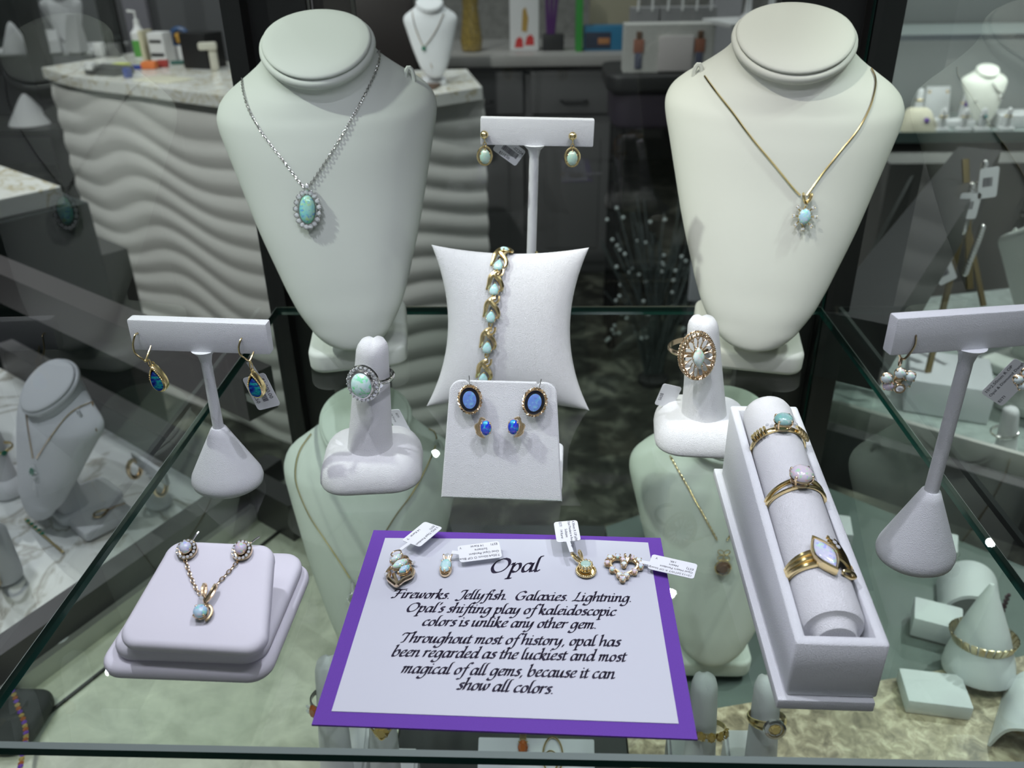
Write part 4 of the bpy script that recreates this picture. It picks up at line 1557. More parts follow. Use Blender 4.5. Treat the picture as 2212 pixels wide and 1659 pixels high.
for s_, y, z in (('OP', .092, .027), ('Gem', .079, .025), ('9698', .066, .023)):
    text_mesh('tag_print', s_, .0030, INK, tg, T(-wb / 2 + wl + .0034, y, z - .002) @ Matrix.Rotation(radians(74), 4, 'Y') @ RZ(radians(90)))

Mroll_w = Mb @ Mroll


def ring_on_roll(px, py, twist=0.0):
    """ring frame on the roll whose top is seen at a pixel"""
    best = None
    for i in range(400):
        y = RL * i / 400
        p = Mroll_w @ Vector((0, y, Rr + .004))
        d = p - EYE
        sy = H / 2 - FPX * d.dot(CU) / d.dot(CF)
        if best is None or abs(sy - py) < best[0]:
            best = (abs(sy - py), y)
    return Mroll_w @ T(0, best[1], 0) @ RZ(radians(twist))


# grey green opal solitaire with ridged shoulders
r = thing('ring', 'yellow gold ring with round blue green opal and ridged shoulders, farthest on the roll', 'ring', ring_on_roll(1690, 912, 4))
b = B(); band(b, Rr + .0003, .0024, .0011, radians(-150), radians(150), 44, lambda a: .75 + .35 * max(0, cos(a))); obj('band', b, GOLD, r)
b = B()
for s in (-1, 1):
    for k in range(5):
        a = s * radians(33 + k * 7)
        c = Vector((sin(a) * (Rr + .0016), 0, cos(a) * (Rr + .0016)))
        b.tube([c + Vector((0, y, 0)) + Vector((sin(a), 0, cos(a))) * (.0008 * (1 - (y / .0024) ** 2)) for y in (-.0022, -.0011, 0, .0011, .0022)], .00065, 6)
obj('ridges', b, GOLD, r)
for s in (-1, 1):
    for k in (0, 1):
        gem(r, T(s * (.0046 + k * .0013), -.0004 + .0014 * k, Rr + .0026 - k * .0006) @ Matrix.Rotation(s * radians(30), 4, 'Y'), .0008)
stone(r, 'oval', .0038, .0034, .0024, O_RING if False else opal('opal_grey_green', (.22, .46, .44), (.36, .54, .52), [(.15, .6, .45), (.3, .55, .6), (.25, .5, .5), (.5, .62, .6)], .6), GOLD2, (45, 135, 225, 315), .0036, T(0, 0, Rr + .0052), .0005)
# pink opal solitaire with split shoulders
r = thing('ring', 'yellow gold ring with round pink milky opal in four claws, middle of the roll', 'ring', ring_on_roll(1722, 1030, 6))
b = B()
for dy, w in ((-.0013, .0014), (.0013, .0014)):
    t = B(); band(t, Rr + .0003, w, .0013, radians(-150), radians(150), 44)
    for vtx in t.bm.verts:
        vtx.co.y += dy * (.4 + max(0, vtx.co.z / Rr)) + .12 * vtx.co.x * max(0, vtx.co.z / Rr) * .6
    b.add(t.bm)
obj('band', b, GOLD, r)
stone(r, 'oval', .0042, .0042, .0029, O_PINK, GOLD2, (40, 140, 220, 320), .0036, T(0, 0, Rr + .0052), .00055)
# marquise bypass ring
r = thing('ring', 'yellow gold bypass ring with marquise white opal and fluted shoulder, nearest on the roll', 'ring', ring_on_roll(1790, 1190, 2))
b = B()
for k, dy in enumerate((-.0020, 0, .0020)):
    t = B(); band(t, Rr + .0003, .0022, .0016, radians(-150), radians(-8), 30)
    for vtx in t.bm.verts:
        vtx.co.y += dy * (.3 + .9 * max(0, vtx.co.z / Rr))
    b.add(t.bm)
t = B(); band(t, Rr + .0003, .0030, .0016, radians(60), radians(150), 24); b.add(t.bm)
obj('band', b, GOLD, r)
b = B()
for k in range(7):
    y0 = -.0045 + k * .0014
    b.tube(cat([(.0024, y0 + .0034, Rr + .0030), (.0052, y0 + .0020, Rr + .0020), (.0082, y0 * .7, Rr - .0016), (.0104, y0 * .45, Rr - .0066)], 5), [.0007] * 16, 6)
b.tube(cat([(.0050, -.0058, Rr + .0006), (.0080, -.0052, Rr - .0006), (.0100, -.0046, Rr - .0038), (.0080, -.0054, Rr - .0034), (.0052, -.0060, Rr - .0008)], 5, True), .0006, 6, True)
obj('fluted_shoulder', b, GOLD, r)
Mm = T(-.0004, -.0006, Rr + .0036) @ RZ(radians(16))
obj('opal', cabochon('marquise', .0034, .0068, .0014), O_LILAC, r, Mm)
b = B(); o = outline('marquise', .0036, .0071, 36)
b.loft([[(x * q, y * q, z) for x, y in o] for q, z in ((1.0, -.0034), (1.10, -.0022), (1.14, .0004), (1.04, .0010), (.96, .0004))])
obj('bezel', b, GOLD, r, Mm, edge_angle=35)
for k in range(3):
    gem(r, T(.0036 + k * .0007, .0058 - k * .0016, Rr + .0040 - k * .0004) @ Matrix.Rotation(radians(25), 4, 'Y'), .0009)

# ================================================================== INFORMATION CARD
A = [pz(*p) for p in ((673, 1565), (1507, 1597), (1427, 1162), (807, 1145))]
Mc = frame((A[0] + A[1]) / 2, A[1] - A[0], (A[2] + A[3]) - (A[0] + A[1]))
card = thing('info_card', 'purple bordered information card headed Opal lying at the front of the shelf', 'sign', Mc)
Ic = Mc.inverted()


def poly_part(name, pix, z0, z1, m):
    b = B()
    b.prism([tuple((Ic @ pz(*p, z1))[:2]) for p in pix], z0, z1)
    return obj(name, b, m, card, smooth=False)


poly_part('purple_backing', [(673, 1565), (1507, 1597), (1427, 1162), (807, 1145)], .0, .0007, PURPLE)
poly_part('white_sheet', [(716, 1536), (1466, 1563), (1400, 1172), (1280, 1166), (832, 1162)], .0007, .0010, PAPER)
for body, xh, l, r_ in (('Opal', .0052, (1057, 1237), (1166, 1234)),
                       ('Fireworks.  Jellyfish.  Galaxies. Lightning.', .0030, (845, 1291), (1366, 1300)),
                       ("Opal's shifting play of kaleidoscopic", .0030, (876, 1321), (1330, 1330)),
                       ('colors is unlike any other gem.', .0030, (911, 1351), (1290, 1358)),
                       ('Throughout most of history, opal has', .0030, (862, 1387), (1340, 1396)),
                       ('been regarded as the luckiest and most', .0030, (845, 1417), (1352, 1429)),
                       ('magical of all gems, because it can', .0030, (866, 1453), (1328, 1466)),
                       ('show all colors.', .0030, (986, 1489), (1197, 1499))):
    a, c = Ic @ pz(*l, .0011), Ic @ pz(*r_, .0011)
    q, ln = script_line(body, xh, .31 if xh < .004 else .26)
    sx = (c - a).length / ln
    me = mesh_of('text_line', q, INK, False)
    obj('text_line', me, None, card, T(a.x, a.y, .00106) @ RZ(atan2(c.y - a.y, c.x - a.x)) @ Matrix.Diagonal((sx, 1.0, 1, 1)))

# ---- four pendants lying on the card


def on_card(px, py, z, rot):
    p = pz(px, py, z)
    return T(*p) @ RZ(radians(rot))


CZ = .0010
e = thing('pendant', 'gold leaf pendant with three marquise opals in a diagonal cluster', 'pendant', on_card(864, 1226, CZ + .0024, -4))
for x, y, rx, ry, rot, om in ((-.0024, .0044, .0015, .0030, -38, O_PALE), (-.0002, .0012, .0019, .0040, -44, O_PALE), (.0022, -.0020, .0016, .0031, -38, O_BLUE)):
    stone(e, 'marquise', rx, ry, .0015, om, GOLD2, (90, 0, 180, 270), .0016, T(x, y, .0008) @ RZ(radians(rot)), .0004)
b = B()
b.tube(cat([(-.0036, -.0030, -.0006), (-.0030, -.0068, 0), (.0006, -.0104, .0004), (.0012, -.0106, .0004), (.0030, -.0076, .0004), (.0056, -.0048, .0002), (.0056, -.0012, -.0004), (.0040, .0006, -.0006)], 6), [.0010] * 43, 7, flat=.9)
obj('leaf_frame', b, ROSE, e)
b = B()
b.tube(cat([(-.0020, -.0030, -.001), (.0004, -.0076, -.0006), (.0012, -.0092, -.0004), (.0028, -.0060, -.0006), (.0046, -.0036, -.001)], 5), [.0008] * 21, 6)
b.tube(cat([(-.0040, .0010, -.001), (-.0048, -.0024, -.0008), (-.0034, -.0046, -.0008)], 5), [.0007] * 11, 6)
b.tube(cat([(-.0036, .0062, -.0008), (.0006, .0072, -.0004), (.0024, .0052, -.0006), (.0044, .0036, -.0006)], 5), [.0007] * 16, 6)
obj('scroll_frame', b, GOLD2, e)
b = B(); b.tube([(-.0034 + cos(a) * .0021, .0082 + sin(a) * .0019, .0002 + .0006 * cos(a)) for a in [2 * pi * i / 20 for i in range(20)]], .0003, 6, True); obj('jump_ring', b, GOLD2, e)
for x, y in ((-.0046, -.0042), (.0048, .0036)):
    gem(e, T(x, y, 0), .0009)
c = I(e) @ pz(912, 1150, CZ + .006)
price_tag(e, T(c.x, c.y, c.z - .001) @ RZ(radians(-118)) @ Matrix.Rotation(radians(5), 4, 'X'), .0150, .0098,
          [('3 MQ Opal Pendant', -.0068, .0022, .0017), ('ESTI', -.0068, .0004, .0016), ('14 Karat   Y', -.0022, -.0036, .0017)], ((.0072, -.0008), (.0125, -.0012), .0016))

e = thing('pendant', 'small gold pendant with oval aqua opal and diamond crown bail', 'pendant', on_card(963, 1224, CZ + .0022, -1))
stone(e, 'oval', .0022, .0036, .0016, O_LINK, GOLD2, (40, 140, 215, 325, 270), .0018, T(0, 0, .0006), .0004)
b = B()
o = outline('oval', .0023, .0038, 30)
b.loft([[(x * q, y * q - .0003, z) for x, y in o] for q, z in ((.9, -.0020), (1.06, -.0016), (1.08, -.0006), (.98, -.0002))])
for s in (-1.4, -.5, .5, 1.4):
    b.tube([(s * .0006, .0036, -.0002), (s * .0011, .0054, .0008), (s * .0012, .0068, .0004)], .0004, 6)
obj('basket', b, GOLD2, e)
gem(e, T(0, .0060, .0010), .0011)
c = I(e) @ pz(1036, 1188, CZ + .0045)
price_tag(e, T(c.x, c.y, c.z - .001) @ RZ(radians(-167)) @ Matrix.Rotation(radians(-9), 4, 'X'), .0172, .0088,
          [('7.00x4.00mm O OP Blue', -.0078, .0024, .0016), ('Oval Opal Pendant', -.0078, .0004, .0016), ('      Solitaire', -.0060, -.0016, .0016), ('ESTI      14 Karat        Y', -.0078, -.0036, .0016)], ((.0080, -.0006), (.0112, -.0016), .0018))

e = thing('pendant', 'round gold crown pendant with pale opal on a beaded disc', 'pendant', on_card(1266, 1230, CZ + .0018, 24))
stone(e, 'oval', .0025, .0025, .0014, O_MINT, GOLD, [i * 30 for i in range(12)], .0020, T(0, .0004, .0018), .0005)
b = B()
o = outline('oval', 1, 1, 36)
b.loft([[(x * r_, y * r_, z) for x, y in o] for r_, z in ((.0010, -.0012), (.0036, -.0012), (.0036, -.0008), (.0024, -.0007))])
for i in range(30):
    b.ball((cos(2 * pi * i / 30) * .0037, sin(2 * pi * i / 30) * .0037, -.0006), .00055, n=5)
obj('beaded_disc', b, GOLD, e)
bail(e, T(0, .0032, .0006), .0034, .0062, GOLD, True, .0005)
Me = I(e)
c = pz(1225, 1148, CZ + .0085)
price_tag(e, Me @ frame(c, (.10, -1, -.10), (1, .10, .05)), .0118, .0098, [('4.30mm R OP pl/bl', -.0056, .0026, .0015), ('Opal Pendant w Rose Edge', -.0058, .0009, .0014), ('    Solitaire', -.0030, -.0009, .0015), ('ESTI    14 Karat    Y', -.0056, -.0028, .0015)], ((.0056, -.0003), (.0118, .0004), .0016))

e = thing('pendant', 'open gold heart pendant edged with small round white opals', 'pendant', on_card(1347, 1228, CZ + .0016, -8))
hp = []
for i in range(60):
    t = 2 * pi * i / 60
    hp.append((.00042 * 16 * sin(t) ** 3, .00046 * (13 * cos(t) - 5 * cos(2 * t) - 2 * cos(3 * t) - cos(4 * t)) + .0008))
b = B()
b.tube([(x * .80, y * .80 + .0002, 0) for x, y in hp], .0007, 6, True)
for i in range(0, 60, 1):
    if i % 4 == 2:
        b.tube([(hp[i][0] * .82, hp[i][1] * .82, 0), (hp[i][0] * 1.12, hp[i][1] * 1.12, .0004)], .0004, 5)
obj('heart_frame', b, GOLD2, e)
for i in range(15):
    x, y = hp[i * 4]
    if i in (0,):
        y -= .0012
    stone(e, 'oval', .00115, .00115, .0010, (O_PALE, O_LILAC, O_PINK)[i % 3], GOLD2, (45, 135, 225, 315), .0012, T(x, y, .0006), .00032)
bail(e, T(.0012, .0034, .0004), .0022, .0034, GOLD2, True, .0005)
c = I(e) @ pz(1453, 1222, CZ + .003)
price_tag(e, T(c.x, c.y, c.z - .0005) @ RZ(radians(169)), .0182, .0092,
          [('15=13.50TWT R OP blue/green', -.0082, .0028, .0015), ('Opal Heart Pendant', -.0082, .0008, .0016), ('ESTJ       Heart', -.0082, -.0012, .0016), ('                14K           Y', -.0082, -.0032, .0016)], ((.0086, .0012), (.0130, .0016), .0020))

# ================================================================== UNDER THE SHELF, IN FRONT
LZT = LZ - .0035


def citrine_stand(px, py, y, lab, h=.075, slab_w=.027):
    """ring finger rising from a sloped white block on the lower deck"""
    c = py_(px, py, y)
    root = thing('ring_stand', lab, 'ring stand', T(c.x, y, LZT))
    top = c.z - LZT
    b = B()
    b.loft([[(sx * slab_w / 2, y_, z) for sx, y_, z in ((-1, -.050, 0), (1, -.050, 0), (1, .022, 0), (-1, .022, 0))],
            [(sx * slab_w / 2, y_, z) for sx, y_, z in ((-1, -.050, .010), (1, -.050, .010), (1, .022, top - .070), (-1, .022, top - .070))]])
    bmesh.ops.bevel(b.bm, geom=b.bm.edges[:], offset=.002, segments=2, affect='EDGES')
    obj('sloped_block', b, LEATHER, root)
    f = B()
    rings = []
    for i in range(24):
        t = i / 23
        z = top - .100 + .100 * t
        r_ = .0104 - .0034 * t if t < .9 else .0073 * max(.06, sqrt(max(0, 1 - ((t - .9) / .1) ** 2)))
        rings.append([(cos(2 * pi * k / 26) * r_, sin(2 * pi * k / 26) * r_ - .018 * (1 - t), z - (.002 * math.exp(-(cos(2 * pi * k / 26) * r_ / .0012) ** 2) if t > .88 else 0)) for k in range(26)])
    f.loft(rings)
    obj('finger', f, LEATHER, root, edge_angle=70)
    return root, top


s1, h1 = citrine_stand(1524, 1452, .335, 'white ring finger below the shelf beside the card corner, with five citrine band')
s2, h2 = citrine_stand(1661, 1457, .338, 'white ring finger below the shelf under the ring box, with oval citrine ring')
s3, h3 = citrine_stand(706, 1415, .335, 'white ring finger below the shelf half hidden by the left card edge')
s4, h4 = citrine_stand(822, 1500, .325, 'white ring finger below the shelf under the front edge of the card')
c = py_(1536, 1586, .318)
r = thing('ring', 'yellow gold band with a row of oval citrines under the card corner', 'ring', finger_frame(c + Vector((0, .0085, -.0055)), (-.02, .45, 1), (0, -1, .55)))
b = B(); band(b, .0096, .0030, .0009); obj('band', b, GOLD, r)
for i in range(5):
    a = radians(-56 + 28 * i)
    g = B(); add_gem(g, (0, 0, 0), .0024)
    obj('citrine', g, CITRINE, r, T(sin(a) * .0112, 0, cos(a) * .0112) @ Matrix.Rotation(a, 4, 'Y') @ Matrix.Diagonal((1, 1.25, 1, 1)), smooth=False)
    g = B()
    for t in (45, 135, 225, 315):
        claw(g, cos(radians(t)) * .0023, sin(radians(t)) * .0028, .0002, .0004, .0014)
    obj('setting', g, GOLD, r, T(sin(a) * .0110, 0, cos(a) * .0110) @ Matrix.Rotation(a, 4, 'Y'))
c = py_(1672, 1568, .318)
r = thing('ring', 'two tone gold ring with oval citrine in a wide white gold bezel', 'ring', finger_frame(c + Vector((-.001, .010, -.006)), (-.02, .45, 1), (.10, -1, .6)))
b = B(); band(b, .0096, .0056, .0014, taper=lambda a: .7 + .3 * max(0, cos(a))); obj('band', b, GOLD, r)
b = B(); o = outline('oval', 1, 1, 36)
b.loft([[(x * rx, y * ry, z) for x, y in o] for rx, ry, z in ((.0040, .0034, -.0030), (.0062, .0054, -.0012), (.0060, .0052, .0008), (.0046, .0040, .0014), (.0040, .0034, .0004))])
obj('bezel', b, SILVER, r, T(0, 0, .0130))
g = B(); add_gem(g, (0, 0, 0), .0041); obj('citrine', g, CITRINE, r, T(0, 0, .0132) @ Matrix.Diagonal((1, .86, 1, 1)), smooth=False)
c = py_(674, 1528, .318)
r = thing('ring', 'white gold ring with orange stone peeping out beside the purple card', 'ring', finger_frame(c + Vector((.008, .006, 0)), (.05, .18, 1), (-.5, -1, .2)))
b = B(); band(b, .0096, .0030, .0010); obj('band', b, SILVER, r)
g = B(); add_gem(g, (0, 0, 0), .0042); obj('orange_stone', g, MADEIRA, r, T(0, 0, .0125) @ Matrix.Diagonal((.8, 1.1, 1, 1)), smooth=False)
for y in (-.002, .001):
    gem(r, T(-.0046, y, .0120), .0013)
c = py_(825, 1580, .305)
r = thing('ring', 'gold ring with yellow pear stone pointing down below the card', 'ring', finger_frame(c + Vector((0, .0108, 0)), (0, .18, 1), (0, -1, .15)))
b = B(); band(b, .0098, .0030, .0010); obj('band', b, SILVER, r)
g = B(); add_gem(g, (0, 0, 0), .0044); obj('citrine', g, CITRINE, r, T(0, -.001, .0124), smooth=False)
b = B(); b.tube(cat([(-.0056, .0010, .0112), (-.0030, -.0024, .0122), (0, -.0056, .0126), (.0030, -.0024, .0122), (.0056, .0010, .0112)], 5), .0006, 6); obj('chevron', b, GOLD, r)

# white pendant board under the middle of the front edge
c0, c1 = py_(1034, 1590, .33), py_(1283, 1600, .33)
pb = thing('pendant_board', 'white sloped board below the shelf edge holding an orange stone pendant', 'display board', T((c0.x + c1.x) / 2, .33, c0.z))
wbd = c1.x - c0.x
b = B(); b.box((0, -.028, -.022), (wbd, .070, .004), .001, Matrix.Rotation(radians(38), 3, 'X')); obj('panel', b, LEATHER2, pb)
b = B(); b.box((0, .0, (LZT - c0.z) / 2 - .004), (wbd * .8, .012, -(LZT - c0.z) - .008), .001); obj('support', b, LEATHER2, pb)
Mbd = Matrix.Rotation(radians(38), 4, 'X')
e = thing('pendant', 'orange oval citrine pendant hanging on the white board below the card', 'pendant', pb.matrix_world @ T(0, -.028, -.022) @ Mbd @ T(-.0075, .030, .0042))
g = B(); add_gem(g, (0, 0, 0), .0036); obj('orange_stone', g, MADEIRA, e, Matrix.Diagonal((.8, 1.2, 1, 1)), smooth=False)
b = B()
for t in (45, 135, 225, 315):
    claw(b, cos(radians(t)) * .0032, sin(radians(t)) * .0042, .0004, .0005, .002)
b.box((0, .0068, -.0004), (.0038, .0060, .0016), .0004)
obj('setting', b, GOLD, e)
e = thing('pendant', 'gold wire double oval pendant on the white board below the card', 'pendant', pb.matrix_world @ T(0, -.028, -.022) @ Mbd @ T(.0095, .024, .0030))
b = B()
b.tube([(cos(a) * .0056, .002 + sin(a) * .0098, 0) for a in [2 * pi * i / 32 for i in range(32)]], .00055, 6, True)
b.tube([(-.0012 + cos(a) * .0038, -.001 + sin(a) * .0055, .0006) for a in [2 * pi * i / 28 for i in range(28)]], .00055, 6, True)
obj('wire_ovals', b, GOLD, e)
# striped slat block beside the board
sb = thing('ring_slot_tray', 'pale slotted foam tray below the shelf edge beside the white board', 'tray', T(.071, .300, LZT))
b = B(); b.box((0, 0, .010), (.056, .060, .020)); obj('tray_body', b, LEATHER2, sb)
for i in range(7):
    b = B(); b.box((0, -.026 + i * .0085, .022), (.054, .0055, .005), .002); obj('foam_roll', b, LEATHER2, sb)
# ================================================================== THE NEIGHBOURING CASES
ncl = thing('display_case', 'neighbouring showcase with a white marble deck beyond the grey diagonal rail', 'showcase', T(0, 0, 0))
q = B(); q.prism([(-.47, .30), (-.275, .665), (-.215, .53), (-.62, .86), (-1.1, 1.0), (-1.1, .2)][0:2] + [(-.36, .735), (-.70, .93), (-1.1, .80), (-.95, .25)], LZ - .02, LZ - .001)
obj('marble_deck', q, MARBLE2, ncl, smooth=False)
q = B(); seg_box(q, (-.208, .530), (-.72, .890), .026, -.085, -.050); obj('top_rail', q, plain('rosy_grey_metal', (.17, .15, .15), .35, .6), ncl, smooth=False)
q = B(); seg_box(q, (-.204, .515), (-.71, .872), .005, -.068, -.062); obj('top_rail', q, METAL_L, ncl, smooth=False)
q = B(); seg_box(q, (-.22, .60), (-.68, .93), .020, -.27, -.215); obj('back_sill', q, METAL_G, ncl, smooth=False)
q = B(); seg_box(q, (-.23, .62), (-.70, .96), .020, -.33, -.262); obj('back_sill', q, METAL_D, ncl, smooth=False)

bN, bvN = bust('necklace_bust', 'white bust in the neighbouring case facing away, wearing an emerald drop', T(-.440, .638, LZ) @ RZ(radians(-40)), LEATHER2, 1.12, .76, (.05, .060, .010))
M0 = pendant_frame(bvN, 76, 1018, .002)
nk = thing('necklace', 'thin gold chain with small emerald and diamond drop on the neighbouring bust', 'necklace', M0)
inv = M0.inverted()
for pix in ([(58, 882), (60, 910), (66, 950), (73, 990)], [(80, 990), (110, 945), (150, 895), (190, 872), (228, 862)]):
    q = B(); q.tube([inv @ p for p in chain_on(bvN, pix)], .0006, 4)
    obj('chain', q, GOLD2, nk)
q = B(); add_gem(q, (0, 0, .001), .0038); obj('emerald', q, EMER, nk, smooth=False)
q = B()
for i in range(10):
    add_gem(q, (cos(i * .628) * .0052, sin(i * .628) * .0060, .0004), .0011)
for i in range(4):
    add_gem(q, (0, -.010 - i * .0022, .0004), .0011)
obj('diamonds', q, DIAM, nk, smooth=False)
ring_stand('ring_stand', 'white ring finger in the neighbouring case holding a gold ring, beside the white bust', T(-.527, .668, LZ) @ RZ(radians(-40)), (0, 0))
c = Vector((-.527, .668, LZ + .045))
r = thing('ring', 'gold ring with small dark stone on the finger stand in the neighbouring case', 'ring', frame(c, (.7, .7, 0), (0, 0, 1)))
b = B(); band(b, .0100, .0030, .0012); obj('band', b, GOLD, r)
g = B(); add_gem(g, (0, 0, 0), .003); obj('emerald', g, EMER, r, T(0, 0, .0125), smooth=False)
Mt = T(*pz(345, 1090, LZ)) @ RZ(radians(-38))
t_stand('earring_stand', 'low white T-bar in the neighbouring case with two gold hoop earrings', Mt, .048, (.060, .012, .004), .0026, (.013, .012, .02))
for s in (-1, 1):
    e = thing('hoop_earring', 'textured gold hoop earring on the low T-bar, end %s' % ('nearer the white bust' if s < 0 else 'nearer the blue teardrop stand'), 'earring', Mt @ T(s * .023, -.005, .034))
    b = B(); b.tube([(0, cos(a) * .006, sin(a) * .0095) for a in [2 * pi * i / 24 for i in range(24)]], .0022, 8, True); obj('hoop', b, GOLD2, e)
c = pz(225, 1130, LZ)
e = thing('pendant_card', 'small white board lying on the marble deck under a gold pendant', 'display board', T(c.x, c.y, LZ) @ RZ(radians(52)))
b = B(); b.slab(.048, .034, .010, .004, .002); obj('board', b, LEATHER2, e)
e2 = thing('pendant', 'pear shaped gold and diamond pendant on the small white board', 'pendant', T(c.x, c.y, LZ + .0115) @ RZ(radians(-35)))
b = B(); b.tube([(x, y, 0) for x, y in outline('pear', .0045, .0065, 26)], .0013, 6, True); b.tube([(0, .006, 0), (.001, .014, 0), (.004, .022, 0)], .0009, 5); obj('frame', b, GOLD2, e2)
q = B()
for i in range(6):
    add_gem(q, (.0015 * cos(i), .003 * sin(i * 1.3) - .001, .0005), .0012)
obj('diamonds', q, DIAM, e2, smooth=False)
c = pz(12, 1215, LZ + .02)
e = thing('bangle', 'smooth gold bangle at the edge of the photo on the neighbouring deck', 'bracelet', T(c.x - .004, c.y, c.z + .0125) @ RZ(radians(-60)) @ Matrix.Rotation(radians(80), 4, 'X'))
b = B(); b.tube([(cos(a) * .030, sin(a) * .027, 0) for a in [2 * pi * i / 48 for i in range(48)]], .0022, 8, True); obj('hoop', b, GOLD2, e)
e = thing('bangle_roll', 'white padded roll behind the gold bangle on the neighbouring deck', 'display roll', T(c.x - .005, c.y + .002, LZ))
b = B(); b.lathe([(.008, 0), (.012, .002), (.013, .008), (.012, .05), (.008, .056), (.002, .057)], 24); obj('pad', b, LEATHER2, e)
e = thing('bracelet', 'straight gold chain bracelet with green stones on the marble deck', 'bracelet', T(*pz(95, 1160, LZ + .0015)))
a0, a1 = pz(55, 1122, LZ + .0015), pz(135, 1192, LZ + .0015)
inv = e.matrix_world.inverted()
b = B(); b.tube([inv @ a0.lerp(a1, i / 8) for i in range(9)], .0012, 6); obj('chain', b, GOLD, e)
for i in range(5):
    g = B(); add_gem(g, (0, 0, 0), .0022); obj('green_stone', g, EMER, e, T(*(inv @ a0.lerp(a1, .08 + .1 * i) + Vector((0, 0, .0014)))), smooth=False)
e = thing('display_block', 'white display hand block cut by the edge of the photo in the neighbouring case', 'display block', T(-.60, .72, LZ))
b = B(); b.lathe([(.030, 0), (.032, .004), (.026, .05), (.018, .10), (.012, .125), (.003, .13)], 24); obj('cone', b, LEATHER2, e)
c = pz(112, 1418, LZT)
e = thing('cushion', 'small white oval cushion on the pale deck under the left shelf edge', 'cushion', T(c.x, c.y, LZT) @ RZ(radians(30)))
b = B(); b.slab(.040, .024, .016, .011, .007); obj('pad', b, LEATHER2, e)
e = thing('bracelet', 'bracelet of purple and yellow stones standing on a dark cushion under the shelf', 'bracelet', T(*pz(30, 1560, LZT + .012)))
inv = e.matrix_world.inverted()
b = B()
for i, (x, y) in enumerate(cat([(18, 1475), (30, 1500), (40, 1530), (52, 1560), (56, 1590), (50, 1620), (44, 1655)], 4)):
    g = B(); add_gem(g, (0, 0, 0), .0019)
    p = inv @ pz(x, y, LZT + .014)
    obj('stone', g, (AMETH, CITRINE, MADEIRA)[i % 3], e, T(*p), smooth=False)
    b.ball((p.x, p.y, p.z - .0012), .0014, n=5)
obj('links', b, GOLD, e)
e = thing('cushion', 'dark leather cushion under the stone bracelet at the corner of the case', 'cushion', T(*pz(20, 1570, LZT)) )
b = B(); b.slab(.05, .05, .0125, .012, .005); obj('pad', b, DARKMAT, e)

# right neighbour
ncr = thing('display_case', 'neighbouring showcase beyond the dark slanted rail with bracelet stand', 'showcase', T(0, 0, 0))
q = B(); seg_box(q, (.212, .535), (.52, 1.04), .046, -.060, -.010); obj('top_rail', q, BLK, ncr, smooth=False)
q = B(); seg_box(q, (.222, .540), (.52, 1.03), .006, -.060, -.030); obj('top_rail', q, METAL_G, ncr, smooth=False)
q = B(); q.prism([(.275, .775), (.53, .60), (1.0, .80), (1.1, 1.3), (.52, 1.15)], LZ - .02, LZ - .001); obj('deck', q, plain('pale_green_deck', (.34, .39, .37), .3, vary=(14, .25)), ncr, smooth=False)
q = B(); seg_box(q, (.235, .63), (.46, 1.07), .004, -.25, -.050); obj('front_pane', q, G_THIN, ncr, smooth=False)
e = thing('display_block', 'square white block carrying the gold bracelet stand in the neighbouring case', 'display block', T(.452, .850, LZ) @ RZ(radians(-20)))
b = B(); b.box((0, 0, .020), (.085, .085, .040), .002); obj('block', b, LEATHER2, e)
Ms = T(.430, .842, LZ + .0405)
e = thing('bracelet_stand', 'antique gold bracelet T-stand on the square white block', 'bracelet stand', Ms)
BRZ = plain('antique_gold', (.20, .145, .05), .4, .7)
inv = Ms.inverted()


def strip_on(px0, py0, y0, px1, py1, y1, w, nm, d=.003):
    a, c = inv @ py_(px0, py0, y0), inv @ py_(px1, py1, y1)
    t = B()
    ax_ = (c - a)
    Mx = frame((a + c) / 2, Vector((1, .3, 0)), ax_)
    t.M = Mx
    t.box((0, 0, 0), (w, ax_.length, d), .0004)
    return obj(nm, t, BRZ, e)


strip_on(2006, 812, .842, 2080, 470, .842, .0070, 'post')
strip_on(2050, 620, .842, 2130, 350, .90, .0075, 'arm')
strip_on(2062, 650, .842, 2135, 420, .92, .0060, 'arm')
for k, (pts, lab) in enumerate((([(2128, 352), (2120, 385), (2105, 415), (2095, 440)], 'silver link bracelet at the top of the gold stand'),
                                ([(2100, 400), (2092, 440), (2085, 470), (2080, 500)], 'silver twisted bracelet hanging in the middle of the gold stand'),
                                ([(2122, 490), (2112, 520), (2098, 555), (2085, 590)], 'silver diamond bracelet low on the gold stand'))):
    pp = [py_(x, y, .83) for x, y in pts]
    e2 = thing('bracelet', lab, 'bracelet', T(*pp[0]))
    iv = e2.matrix_world.inverted()
    b = B()
    for p in cat(pp, 5):
        p = iv @ Vector(p)
        b.ball(p, .0034, n=6)
    obj('beads', b, SILVER, e2)
    q = B()
    for p in cat(pp, 5):
        p = iv @ Vector(p)
        add_gem(q, (p.x, p.y - .003, p.z + .001), .0018)
    obj('diamonds', q, DIAM, e2, smooth=False)
for k, (x, y, w, h, a, lab) in enumerate(((2028, 547, .032, .018, -14, 'white barcode tag hanging beside the gold bracelet stand'),
                                          (2042, 590, .018, .022, 30, 'tilted white tag hanging below the barcode tag'),
                                          (2092, 445, .020, .026, 0, 'white tag hanging near the top of the gold bracelet stand'),
                                          (2135, 395, .018, .030, 8, 'pale tag behind the silver bracelet on the gold stand'))):
    e2 = thing('hanging_tag', lab, 'tag', face_frame(py_(x, y, .825)) @ RZ(radians(a)))
    tg = price_tag(e2, T(0, 0, 0), w, h, [], None, bars=(-w * .3, -h * .12, w * .5, h * .3, 1), name='tag_card')
bR1, _b = bust('necklace_bust', 'pale grey bust seen from behind beside the gold bracelet stand', T(.575, .930, LZ) @ RZ(radians(120)), VELVET2, 1.0, 1.05)
